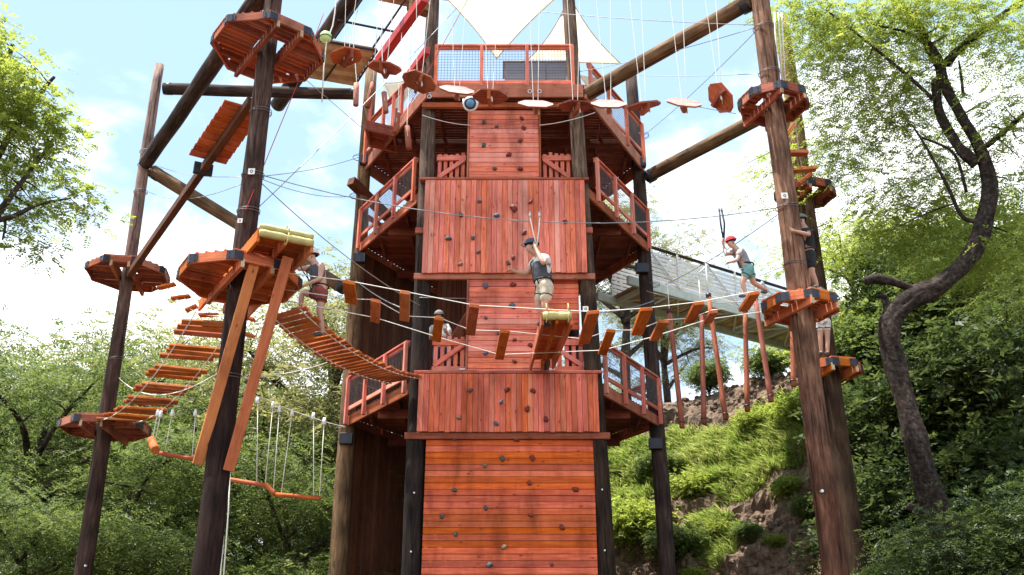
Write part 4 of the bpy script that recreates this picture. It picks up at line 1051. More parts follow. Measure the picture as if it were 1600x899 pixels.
# ------------------------------------------------------------------ vegetation
M['leaf_bright'] = leafmat('feathery_leaf', (0.075, 0.115, 0.016), (0.16, 0.215, 0.030), (0.25, 0.30, 0.065), 0.66, 1.7)
M['leaf_mid'] = leafmat('green_leaf', (0.028, 0.055, 0.013), (0.085, 0.132, 0.030), (0.18, 0.23, 0.065), 0.5, 1.45)
M['leaf_dark'] = leafmat('shade_leaf', (0.015, 0.033, 0.009), (0.042, 0.070, 0.018), (0.10, 0.135, 0.036), 0.38)
M['leaf_olive'] = leafmat('olive_leaf', (0.07, 0.085, 0.025), (0.13, 0.145, 0.045), (0.22, 0.21, 0.085), 0.5, 2.0)
M['grass_m'] = leafmat('grass_blade', (0.085, 0.15, 0.022), (0.18, 0.265, 0.045), (0.36, 0.37, 0.13), 0.5)
M['bark'] = barkmat('rough_bark', (0.022, 0.016, 0.013), (0.055, 0.042, 0.034), (0.13, 0.10, 0.085), 3.0, 3.0, 1.0)
M['bark_grey'] = barkmat('grey_bark', (0.012, 0.009, 0.008), (0.036, 0.026, 0.021), (0.115, 0.088, 0.074), 7.0, 7.0, 1.0)

def unit(a): return a / np.maximum(np.linalg.norm(a, axis=1, keepdims=True), 1e-9)
def fronds(base, direc, length, pairs, ll, lw, droop=0.35):
    """pinnate leaves: base (n,3), direc (n,3); returns vertices and quads"""
    n = len(base)
    d = unit(direc); up = np.tile(np.array([[0, 0, 1.0]]), (n, 1)) + rng.normal(0, 0.35, (n, 3))
    side = unit(np.cross(d, up)); nor = np.cross(side, d)
    VV = []
    for k in range(pairs):
        t = (k + 0.6) / pairs
        c = base + d * (length * t)[:, None] - np.array([[0, 0, 1.0]]) * (length * droop * t * t)[:, None]
        sz = 1.0 - 0.45 * abs(t - 0.45)
        for s in (-1, 1):
            a = unit(side * s * 0.85 + d * 0.55 + nor * rng.normal(0, 0.25, (n, 1)))
            wv = unit(np.cross(a, nor + rng.normal(0, 0.25, (n, 3))))
            L = ll * sz * rng.uniform(0.75, 1.25, (n, 1)); W = lw * rng.uniform(0.8, 1.2, (n, 1))
            p0 = c; p1 = c + a * L * 0.5 + wv * W; p2 = c + a * L; p3 = c + a * L * 0.5 - wv * W
            VV.append(np.stack([p0, p1, p2, p3], 1))
    return np.concatenate(VV, 0).reshape(-1, 3)
def quadmesh(name, verts, m):
    n = len(verts); me = bpy.data.meshes.new(name)
    me.vertices.add(n); me.vertices.foreach_set('co', verts.astype(np.float32).ravel())
    me.loops.add(n); me.loops.foreach_set('vertex_index', np.arange(n, dtype=np.int32))
    k = n // 4; me.polygons.add(k)
    me.polygons.foreach_set('loop_start', np.arange(0, n, 4, dtype=np.int32))
    me.update(calc_edges=True); me.materials.append(M[m])
    return me
def bend(a, b, k, n=5):
    a, b = Vector(a), Vector(b); L = (b - a).length
    o = Vector((random.uniform(-1, 1), random.uniform(-1, 1), random.uniform(0.0, 1.0))) * k * L
    return [a.lerp(b, i / n) + o * 4 * (i / n) * (1 - i / n) * 0.5 for i in range(n + 1)]
def foliage(clusters, spread, per, length, pairs, ll, lw, droop=0.35, flat=0.55):
    C = np.array(clusters); n = len(C) * per
    c = np.repeat(C, per, 0); off = rng.normal(0, 1, (n, 3)) * np.array([[spread, spread, spread * flat]])
    d = off + rng.normal(0, 0.5 * spread, (n, 3)); d[:, 2] *= 0.5
    return fronds(c + off, d, length * rng.uniform(0.6, 1.2, n), pairs, ll, lw, droop)
def tree_geo(skel, blobs, per, spread, leaf, tw=0.018, twigs=True, flat=0.55):
    """skel: list of (points, radii); blobs: (centre, radii, count)"""
    V, Fc = [], []; nodes = []
    for pts, rad in skel:
        fine, fr_ = [], []
        n = len(pts)
        for i in range(n - 1):
            for k in range(8):
                t = k / 8
                p0, p1, p2, p3 = (Vector(pts[max(i - 1, 0)]), Vector(pts[i]), Vector(pts[i + 1]), Vector(pts[min(i + 2, n - 1)]))
                q = 0.5 * ((2 * p1) + (p2 - p0) * t + (2 * p0 - 5 * p1 + 4 * p2 - p3) * t * t + (3 * p1 - p0 - 3 * p2 + p3) * t ** 3)
                fine.append(q); fr_.append(rad[i] + (rad[i + 1] - rad[i]) * t)
        fine.append(Vector(pts[-1])); fr_.append(rad[-1])
        k0 = len(V); sd0 = 28 if rad[0] > 0.1 else 6
        tubegeo(fine, fr_, sd0, V, Fc)
        if rad[0] > 0.1:   # twisted ridges and burls
            for i in range(len(fine)):
                for k in range(sd0):
                    an = 2 * math.pi * k / sd0 + i * 0.05; j_ = k0 + i * sd0 + k
                    f_ = 1 + 0.13 * math.sin(3 * an + 1.7) * math.sin(i * .11) + 0.42 * mnoise.noise(Vector((math.cos(an) * 1.6, math.sin(an) * 1.6, i * 0.10))) + 0.26 * mnoise.noise(Vector((math.cos(an) * 4, math.sin(an) * 4, i * 0.16 + 7)))
                    V[j_] = fine[i] + (V[j_] - fine[i]) * f_
        nodes += [(q, r) for q, r in list(zip(fine, fr_))[len(fine) // 4:]]
    cl = []
    for c, rr, cnt in blobs:
        for _ in range(cnt):
            d = Vector(rng.normal(0, 1, 3)); d.normalize(); u = rng.uniform(0.15, 1) ** 0.5
            cl.append(Vector(c) + Vector((d.x * rr[0], d.y * rr[1], d.z * rr[2])) * u)
    if twigs:
        na = np.array([q for q, r in nodes])
        for q in cl:
            k = int(np.argmin(np.sum((na - np.array(q)) ** 2, 1))); s, r = nodes[k]
            pts = bend(s, q, 0.16, 4); r0 = min(r * 0.6, tw * 1.7)
            tubegeo(pts, [r0, r0 * .8, r0 * .6, r0 * .45, r0 * .3], 4, V, Fc)
            if rng.uniform() < 0.5: nodes.append((Vector(pts[2]), r0 * .6)); na = np.vstack([na, np.array(pts[2])])
    L = foliage([tuple(q) for q in cl], spread, per, *leaf, flat=flat)
    return (V, Fc), L
def tree_obj(name, label, cat, base, geo, bark, leaf, group=None):
    th = thing(name, label, cat, base, group); b = Vector(base)
    V, Fc = geo[0]
    tr = meshobj('trunk', [v - b for v in V], Fc, bark, th, Matrix.Translation(b), True)
    me = quadmesh('crown', geo[1] - np.array([tuple(b)]), leaf)
    cr = put(bpy.data.objects.new('crown', me), Matrix.Translation(b), th)
    return th
def copy_thing(src, loc, rz, sc, label, group=None):
    th = src.copy(); COL.objects.link(th); th['label'] = label
    if group: th['group'] = group
    m4 = Matrix.Translation(Vector(loc)) @ Matrix.Rotation(rz, 4, 'Z') @ Matrix.Diagonal((sc[0], sc[1], sc[2], 1))
    th.matrix_basis = m4; WM[th.name] = m4
    for ch in src.children:
        c = ch.copy(); COL.objects.link(c); c.parent = th
    return th

random.seed(5)
# ---- the large leaning tree at right
YT = 19.5
def pp(x, y, dY=0.0): return P(x, y, YT + dY)
tb = extend_down(pp(1512, 890), pp(1470, 800), -0.1)
skel = [
    ([tb, pp(1512, 890), pp(1468, 800), pp(1440, 720), pp(1418, 640), pp(1398, 570), pp(1388, 510), pp(1420, 470), pp(1470, 445), pp(1512, 405), pp(1535, 350), pp(1546, 290), pp(1530, 230), pp(1497, 175), pp(1476, 130), pp(1468, 98)],
     [.36, .30, .25, .22, .21, .22, .24, .21, .20, .19, .18, .165, .125, .11, .12, .125]),
    ([pp(1526, 258), pp(1500, 232), pp(1480, 200, .2), pp(1466, 165, .2), pp(1461, 125, .1)], [.12, .11, .105, .095, .09]),
    ([pp(1470, 105), pp(1450, 70), pp(1432, 35), pp(1405, 5), pp(1380, -15)], [.115, .10, .09, .08, .07]),
    ([pp(1478, 100), pp(1505, 70), pp(1545, 40), pp(1585, 12), pp(1630, -15, -.5)], [.105, .095, .09, .08, .075]),
    ([pp(1430, 35), pp(1432, 12), pp(1440, -15)], [.07, .06, .05]),
    ([pp(1440, 65), pp(1415, 50), pp(1370, 40)], [.05, .04, .03]),
    ([pp(1458, 155), pp(1420, 120), pp(1390, 95), pp(1345, 58), pp(1290, 15)], [.05, .045, .04, .03, .025]),
    ([pp(1542, 228), pp(1570, 205), pp(1605, 175)], [.08, .07, .06]),
    ([pp(1505, 150), pp(1502, 120), pp(1498, 95)], [.04, .035, .02]),
    ([pp(1395, 520), pp(1384, 470), pp(1372, 462)], [.12, .07, .04]),
    ([pp(1440, 458), pp(1400, 442), pp(1370, 436), pp(1352, 440)], [.09, .09, .12, .10]),
    ([pp(1538, 345), pp(1505, 340), pp(1480, 290), pp(1450, 235), pp(1425, 195)], [.06, .05, .04, .03, .02]),
    ([pp(1510, 300), pp(1490, 240), pp(1440, 215)], [.04, .035, .03]),
    ([pp(1478, 830), pp(1450, 805), pp(1418, 790)], [.12, .10, .06]),
]
blobs = []
for x, y, dY, rx, ry, rz_, n in ((1400, 45, 0, 95, 55, 1.6, 34), (1290, 40, 1, 75, 45, 1.2, 24), (1500, 25, -.5, 80, 45, 1.5, 22), (1580, 70, -.5, 60, 60, 1.2, 20), (1330, 110, 1, 80, 40, 1.0, 22), (1420, 130, .5, 60, 40, 1.0, 14),
                                 (1590, 190, -.3, 50, 60, 1.0, 16), (1390, 200, 1.5, 90, 60, 1.4, 30), (1300, 230, 2.5, 80, 70, 1.2, 22), (1230, 290, 2.5, 50, 55, 1.0, 12), (1440, 280, 1.5, 70, 55, 1.2, 24), (1580, 300, 1, 50, 60, 1.2, 18), (1400, 340, 1.5, 80, 60, 1.2, 28), (1570, 410, 1, 60, 50, 1.2, 18), (1480, 390, 1.5, 60, 50, 1.0, 18), (1250, 20, 0.5, 45, 35, .8, 10)):
    c = pp(x, y, dY); sc_ = c.y * 1.18 / F
    blobs.append((c, (rx * sc_, rz_, ry * sc_), n))
tree_obj('feathery_tree', 'large crooked dark-trunked tree with feathery leaves at far right', 'tree', tb, tree_geo(skel, blobs, 24, 0.42, (0.38, 7, 0.10, 0.016, 0.55), flat=0.32), 'bark_grey', 'leaf_bright')

# ---- canopy reaching in at top left, trunk outside the picture
YL = 19.0
q = lambda x, y, dY=0: P(x, y, YL + dY)
lb = Vector((q(-190, 500).x, YL, 0))
skel = [([lb, Vector((lb.x, YL, 4)), q(-170, 560), q(-110, 450), q(-60, 370)], [.4, .36, .3, .22, .18]),
        ([q(-60, 370), q(-10, 340), q(30, 290), q(80, 225)], [.12, .09, .06, .03]), ([q(-60, 370), q(-30, 300), q(10, 220), q(60, 150), q(85, 120)], [.14, .1, .08, .05, .03]),
        ([q(-110, 450), q(-60, 280), q(-10, 150), q(20, 70)], [.16, .13, .08, .04]), ([q(-40, 350), q(15, 340), q(60, 320), q(110, 310)], [.08, .06, .04, .02]), ([q(0, 340), q(8, 350), q(4, 375)], [.04, .03, .02])]
blobs = []
for x, y, rx, ry, n in ((0, 130, 60, 70, 26), (50, 150, 42, 50, 16), (15, 230, 65, 60, 26), (88, 235, 42, 46, 13), (25, 310, 58, 38, 16), (100, 300, 36, 32, 8), (-60, 200, 80, 130, 26), (-10, 70, 40, 40, 10), (30, 365, 35, 20, 5)):
    c = q(x, y, random.uniform(-.8, .8)); sc_ = c.y * 1.15 / F; blobs.append((c, (rx * sc_, 1.3, ry * sc_), n))
tree_obj('leafy_tree', 'bright green tree canopy reaching in at the top left corner', 'tree', lb, tree_geo(skel, blobs, 17, 0.30, (0.28, 6, 0.11, 0.022, 0.35), flat=0.4), 'bark', 'leaf_bright')

# ---- woodland trees
def wood_tree(h, cr, seed, per, dens, leaf, low=0.18, spread=0.62, lean=0.0, flat=0.22):
    random.seed(seed); skel, blobs = [], []
    top = Vector((lean + random.uniform(-.6, .6), random.uniform(-.6, .6), h * 0.78))
    tr = [Vector((0, 0, -0.3)), Vector((random.uniform(-.3, .3), random.uniform(-.3, .3), h * .22)), Vector((random.uniform(-.5, .5) + lean * .4, random.uniform(-.5, .5), h * .5)), top]
    r = h * 0.017; skel.append((tr, [r * 1.3, r, r * .75, r * .3]))
    for k in range(12):
        z = h * random.uniform(low, 0.7); t = z / (h * .78); s = tr[1].lerp(tr[3], max(0, (t - .28) / .72)); s.z = z
        an = k * 2.4 + random.uniform(-.5, .5); ln = cr * random.uniform(0.6, 1.0) * (1.1 - 0.35 * z / h)
        e = s + Vector((math.cos(an) * ln, math.sin(an) * ln, h * random.uniform(.08, .24)))
        m_ = s.lerp(e, .5) + Vector((random.uniform(-.4, .4), random.uniform(-.4, .4), random.uniform(-.2, .5)))
        skel.append(([s, m_, e], [r * .55, r * .36, r * .14]))
        blobs.append((e, (cr * .42, cr * .42, h * .09), dens)); blobs.append((m_ + Vector((0, 0, .4)), (cr * .36, cr * .36, h * .07), dens // 2))
    blobs.append((top + Vector((0, 0, h * .08)), (cr * .5, cr * .5, h * .12), dens))
    return tree_geo(skel, blobs, per, spread, leaf, tw=0.03, flat=flat)
far_leaf = (0.55, 6, 0.17, 0.024, 0.5)
gt = 'trees in the wood behind the left poles'
TV = []
specs = [(13.5, 4.3, 1, 30, 9, 'leaf_mid'), (12, 4.6, 2, 30, 9, 'leaf_mid'), (14, 3.8, 3, 25, 10, 'leaf_olive'), (10, 4.4, 4, 32, 10, 'leaf_mid'), (8, 3.6, 6, 18, 8, 'leaf_bright')]
spots = [  # px x, distance, variant, scale, label
    (30, 35, 1, 1.2, 'broad green tree at the lower left edge of the picture'),
    (150, 44, 0, 1.42, 'tall green tree behind the far left pole'),
    (300, 46, 2, 1.5, 'sparse olive tree with thin crown between the two left poles'),
    (515, 38, 2, 1.46, 'tall airy olive tree behind the climber in the white helmet'),
    (400, 34, 0, 0.92, 'green tree behind the hanging swing beams'),
    (240, 32, 3, 0.98, 'dark low tree between the two left poles'),
    (480, 30, 3, 0.86, 'dark low tree beside the tower left pole'),
    (90, 28, 3, 0.78, 'low dark tree in front at lower left'),
    (-60, 42, 0, 1.38, 'green tree just cut by the left edge'),
    (340, 40, 1, 1.25, 'rounded green tree behind the big jump platform pole'),
    (205, 50, 2, 1.6, 'distant olive tree left of the grouped plank bridge'),
    (590, 42, 1, 1.0, 'green tree mostly hidden behind the tower'),
    (10, 52, 2, 1.45, 'distant olive tree above the lower left corner'),
    (440, 56, 0, 1.5, 'distant green tree seen under the plank bridge'),
]
random.seed(3)
for k, (px, Y, v, s, lab) in enumerate(spots):
    x = (px - 800) / F * Y * 1.02; loc = (x, Y, 0)
    src = next((t for vv, t in TV if vv == v), None)
    if src is None:
        h, cr, sd_, per, dens, lm = specs[v]
        geo = wood_tree(h, cr, sd_, per, dens, far_leaf)
        th = tree_obj('woodland_tree', lab, 'tree', (0, 0, 0), geo, 'bark', lm, gt); TV.append((v, th))
        th.matrix_basis = Matrix.Translation(Vector(loc)) @ Matrix.Diagonal((s, s, s, 1))
    else:
        copy_thing(src, loc, random.uniform(0, 6.28), (s, s, s * random.uniform(.95, 1.05)), lab, gt)
# trees beyond the tower on the right and on the hill
gh = 'trees growing on the hillside'
srcs = dict(TV)
h, cr, sd_, per, dens, lm = specs[4]
srcs[4] = tree_obj('woodland_tree', 'pale green tree behind the footbridge on the hill crest', 'tree', (0, 0, 0), wood_tree(h, cr, sd_, per, dens, (0.42, 6, 0.14, 0.022, 0.5)), 'bark', lm, gh)
x = (1265 - 800) / F * 40 * 1.06; srcs[4].matrix_basis = Matrix.Translation((x, 40, hill_h(x, 40, False) - 0.1)) @ Matrix.Diagonal((.7, .7, .7, 1))
for px, Y, v, s, lab in ((975, 44, 2, 0.95, 'grey green tree seen under the footbridge'), (1035, 50, 2, 0.8, 'thin olive tree behind the hanging posts'), (1340, 33, 4, 0.7, 'bright airy tree on the hill right of the right poles'), (1430, 36, 4, 0.95, 'bright airy tree on the hill behind the crooked trunk'), (1550, 37, 4, 1.0, 'bright airy tree on the hill at the right edge'), (1590, 27, 3, 0.62, 'dark tree at the lower right edge')):
    x = (px - 800) / F * Y * 1.06
    copy_thing(srcs[v], (x, Y, hill_h(x, Y, False) - 0.1), random.uniform(0, 6.28), (s, s, s), lab, gh)
# ---- shrubs on the bank
def shrub_geo(r, h, seed, per, dens, leaf):
    random.seed(seed); skel, blobs = [], []
    for k in range(7):
        an = k * 0.9 + random.uniform(-.3, .3); e = Vector((math.cos(an) * r * .6, math.sin(an) * r * .6, h * random.uniform(.45, .9)))
        skel.append(([Vector((0, 0, -.2)), e * .5 + Vector((0, 0, h * .1)), e], [.05, .035, .015]))
        blobs.append((e, (r * .45, r * .45, h * .28), dens))
    blobs.append((Vector((0, 0, h * .45)), (r * .7, r * .7, h * .35), dens * 2))
    return tree_geo(skel, blobs, per, 0.32, leaf, tw=0.012, flat=.7)
SV = []
for k, (r, h, per, dens, leaf, lm) in enumerate(((1.5, 2.4, 22, 11, (0.34, 4, 0.15, 0.032, 0.3), 'leaf_dark'), (1.3, 1.8, 22, 11, (0.3, 4, 0.14, 0.034, 0.3), 'leaf_mid'), (1.0, 1.3, 20, 10, (0.26, 4, 0.12, 0.03, 0.3), 'leaf_bright'), (1.7, 4.6, 40, 17, (0.32, 6, 0.095, 0.015, 0.4), 'leaf_dark'))):
    SV.append((shrub_geo(r, h, 40 + k, per, dens, leaf), lm))
used = {}
gs = 'shrubs covering the bank'
random.seed(9)
shr = [(1462, 19.0, 3, 0.95, 'dark shrub in front of the crooked trunk base'), (1575, 19.0, 3, 1.12, 'tall dark shrub at the lower right corner'), (1385, 25.5, 0, 1.3, 'dark shrub left of the lower crooked trunk'), (1440, 27.0, 0, 1.5, 'dark shrub behind the lower crooked trunk'), (1500, 25.0, 0, 1.6, 'dark shrub right of the crooked trunk'), (1560, 26.0, 0, 1.7, 'dark shrub at the right edge half way up'),
       (1590, 23.5, 0, 1.4, 'dark shrub at the right edge near the bottom'), (1530, 22.5, 1, 1.2, 'green shrub right of the trunk base'), (1400, 22.6, 2, 1.1, 'bright low shrub left of the trunk base'), (1365, 24.0, 1, 1.0, 'green shrub beside the rear right pole'),
       (1440, 30.0, 1, 1.4, 'green shrub below the trunk elbow'), (1380, 30.5, 1, 1.3, 'green shrub between right pole and trunk'), (1530, 30.0, 0, 1.7, 'large dark shrub under the right hillside tree'), (1340, 32.5, 2, 1.3, 'bright shrub near the footbridge end'),
       (1480, 33.0, 1, 1.6, 'green shrub high on the bank'), (1590, 31.0, 0, 1.8, 'large dark shrub high at the right edge'), (985, 32.0, 2, 1.0, 'bright shrub between the tower right poles'), (1030, 34.0, 1, 0.55, 'green shrub behind the tower right pole'),
       (1080, 32.5, 2, 0.6, 'bright shrub low on the grassy bank'), (962, 28.5, 0, 0.7, 'dark shrub at the tower right foot'), (1190, 33.0, 2, 0.55, 'bright shrub in the middle of the grassy bank'), (1255, 31.8, 2, 0.7, 'bright shrub on the bank left of the right pole'), (1115, 30.4, 2, 0.36, 'tiny bright weed on the earth below the grass'), (1160, 29.6, 1, 0.30, 'tiny green weed low on the bare earth'), (1230, 30.0, 2, 0.42, 'small bright weed left of the right pole'), (1262, 28.8, 1, 0.4, 'small green weed at the foot of the right pole'), (1075, 29.4, 2, 0.33, 'tiny bright weed near the bottom of the bank'), (1200, 28.9, 2, 0.28, 'tiny bright weed at the bottom edge of the bank'), (1050, 30.3, 1, 0.6, 'green shrub on the bare earth right of the tower'), (1220, 35, 1, 0.6, 'small shrub on the crest by the last hanging post'), (1120, 36.5, 1, 0.6, 'small shrub on the crest behind the hanging posts')]
for px, Y, v, s, lab in shr:
    x = (px - 800) / F * Y * 1.0; loc = (x, Y, hill_h(x, Y, False))
    if v not in used:
        geo, lm = SV[v]; th = tree_obj('shrub', lab, 'shrub', (0, 0, 0), geo, 'bark', lm, gs); used[v] = th
        th.matrix_basis = Matrix.Translation(Vector(loc)) @ Matrix.Diagonal((s, s, s, 1))
    else: copy_thing(used[v], loc, random.uniform(0, 6.28), (s, s, s), lab, gs)
# ---- grass and clods on the bank
n = 110000
gx = rng.uniform(3.0, 11.5, n); gy = rng.uniform(27.5, 37, n)
keep, pts = [], []
for a, b in zip(gx, gy):
    d = a * 0.55 + b * 0.83; m1 = mnoise.noise(Vector((a * 0.5, b * 0.5, 7.7)))
    lo = 30.8 + 1.5 * mnoise.noise(Vector((a * 0.6, b * 0.3, 2.2))) - max(0, 5.0 - a) * 0.8; hi = 32.9 + 1.0 * m1 + max(0, a - 8.5) * .25
    if lo < d < hi or (26 < d < 35 and m1 > 0.5): q_ = bank(a, b); pts.append((q_[0], q_[1], q_[2] - 0.04))
base = np.array(pts); n = len(base)
d = rng.normal(0, 1, (n, 3)) * np.array([[.6, .6, .15]]) + np.array([[-.35, -.45, 0.8]]); d = unit(d)
cl_ = np.array([0.55 + 0.9 * max(0.0, 0.5 + mnoise.noise(Vector((p[0] * 1.9, p[1] * 1.9, 4.0)))) for p in base]).reshape(-1, 1)
hgt = rng.uniform(.15, .5, (n, 1)) * cl_; sidev = unit(np.cross(d, rng.normal(0, 1, (n, 3)))) * rng.uniform(.010, .024, (n, 1))
mid_ = base + d * hgt * .6; tip = base + d * hgt + np.array([[-.12, -.16, -.10]]) * hgt * rng.uniform(0.4, 1.6, (n, 1)) * 2
quads = np.concatenate([np.stack([base - sidev, base + sidev, mid_ + sidev * .8, mid_ - sidev * .8], 1), np.stack([mid_ - sidev * .8, mid_ + sidev * .8, tip + sidev * .1, tip - sidev * .1], 1)], 0).reshape(-1, 3)
go = put(bpy.data.objects.new('grass', quadmesh('grass', quads, 'grass_m')), Matrix.Identity(4), None)
go['kind'] = 'stuff'; go['label'] = 'long green grass growing over the middle of the bank'; go['category'] = 'grass'
V, Fc = [], []
ico = bmesh.new(); bmesh.ops.create_icosphere(ico, subdivisions=1, radius=1); iv = [v.co.copy() for v in ico.verts]; ifc = [[v.index for v in f.verts] for f in ico.faces]; ico.free()
random.seed(31)
for _ in range(2600):
    a, b = random.uniform(3.2, 13), random.uniform(24.0, 37); dd = a * .55 + b * .83
    if not (23.8 < dd < 29.5 or 32.5 < dd < 35): continue
    r = random.uniform(.03, .16) ** 1.0 * random.choice((.6, .8, 1.2)); c = Vector(bank(a, b)); k = len(V); st = (random.uniform(.7, 1.3), random.uniform(.7, 1.3), random.uniform(.5, .9)); ph = random.random() * 40
    for v in iv:
        nn = 1 + .4 * mnoise.noise(v * 1.7 + Vector((ph, 0, 0))); V.append(c + Vector((v.x * st[0], v.y * st[1], v.z * st[2])) * r * nn)
    Fc += [tuple(k + i for i in f) for f in ifc]
ro = meshobj('rocks', V, Fc, 'earth'); ro['kind'] = 'stuff'; ro['label'] = 'loose stones and clods on the bare earth bank'; ro['category'] = 'rocks'

# ------------------------------------------------------------------ people
def cloth(name, c, rough=0.85): return plain(name, c, rough, var=0.25, scale=11, bump=0.9)
M['skin'] = plain('skin', (0.50, 0.28, 0.20), 0.5, var=0.08)
M['skin2'] = plain('tanned_skin', (0.40, 0.215, 0.15), 0.5, var=0.08)
for k, c in (('c_white', (0.70, 0.69, 0.66)), ('c_slate', (0.055, 0.06, 0.075)), ('c_beige', (0.50, 0.43, 0.33)), ('c_black', (0.014, 0.014, 0.016)), ('c_brown', (0.22, 0.045, 0.03)), ('c_grey', (0.26, 0.25, 0.25)), ('c_teal', (0.16, 0.34, 0.32)), ('c_hair', (0.05, 0.032, 0.02)), ('c_red', (0.60, 0.05, 0.055)), ('c_navy', (0.07, 0.09, 0.14)), ('c_sage', (0.20, 0.23, 0.20)), ('c_shoe', (0.08, 0.075, 0.08))):
    M[k] = cloth(k[2:] + '_cloth', c)
def skinmesh(name, nodes, edges, root=0, sub=2, girth=1.22):
    """nodes: (point, radius); grown into one continuous surface"""
    o0 = nodes[root][0].copy()
    me = bpy.data.meshes.new(name); me.from_pydata([tuple(p - o0) for p, r in nodes], edges, [])
    o = bpy.data.objects.new(name, me); COL.objects.link(o)
    md = o.modifiers.new('skin', 'SKIN'); md.use_smooth_shade = True
    sv_ = me.skin_vertices[0].data
    for k, (p, r) in enumerate(nodes):
        rr = r if isinstance(r, tuple) else (r, r); sv_[k].radius = (rr[0] * girth, rr[1] * girth); sv_[k].use_root = (k == root)
    ms = o.modifiers.new('smooth', 'SUBSURF'); ms.levels = sub; ms.render_levels = sub
    dg = bpy.context.evaluated_depsgraph_get(); dg.update()
    me2 = bpy.data.meshes.new_from_object(o.evaluated_get(dg)); me2.name = name
    bpy.data.objects.remove(o); bpy.data.meshes.remove(me)
    me2.polygons.foreach_set('use_smooth', [True] * len(me2.polygons))
    return me2, o0
def skinpart(name, nodes, edges, m, parent, sub=2, root=0):
    me, o0 = skinmesh(name, nodes, edges, root, sub); me.materials.clear(); me.materials.append(M[m])
    return put(bpy.data.objects.new(name, me), Matrix.Translation(o0), parent)
def ellip(name, c, axes, rad, m, parent, cut=None):
    bm = bmesh.new(); bmesh.ops.create_uvsphere(bm, u_segments=20, v_segments=14, radius=1)
    if cut is not None: bmesh.ops.delete(bm, geom=[v for v in bm.verts if v.co.z < cut], context='VERTS')
    me = bpy.data.meshes.new(name); bm.to_mesh(me); bm.free(); me.materials.append(M[m]); me.polygons.foreach_set('use_smooth', [True] * len(me.polygons))
    rot = Matrix((axes[0], axes[1], axes[2])).transposed().to_4x4()
    o = put(bpy.data.objects.new(name, me), Matrix.Translation(c) @ rot @ Matrix.Diagonal((*rad, 1)), parent)
    if cut is not None:
        md = o.modifiers.new('shell', 'SOLIDIFY'); md.thickness = 0.06
    return o
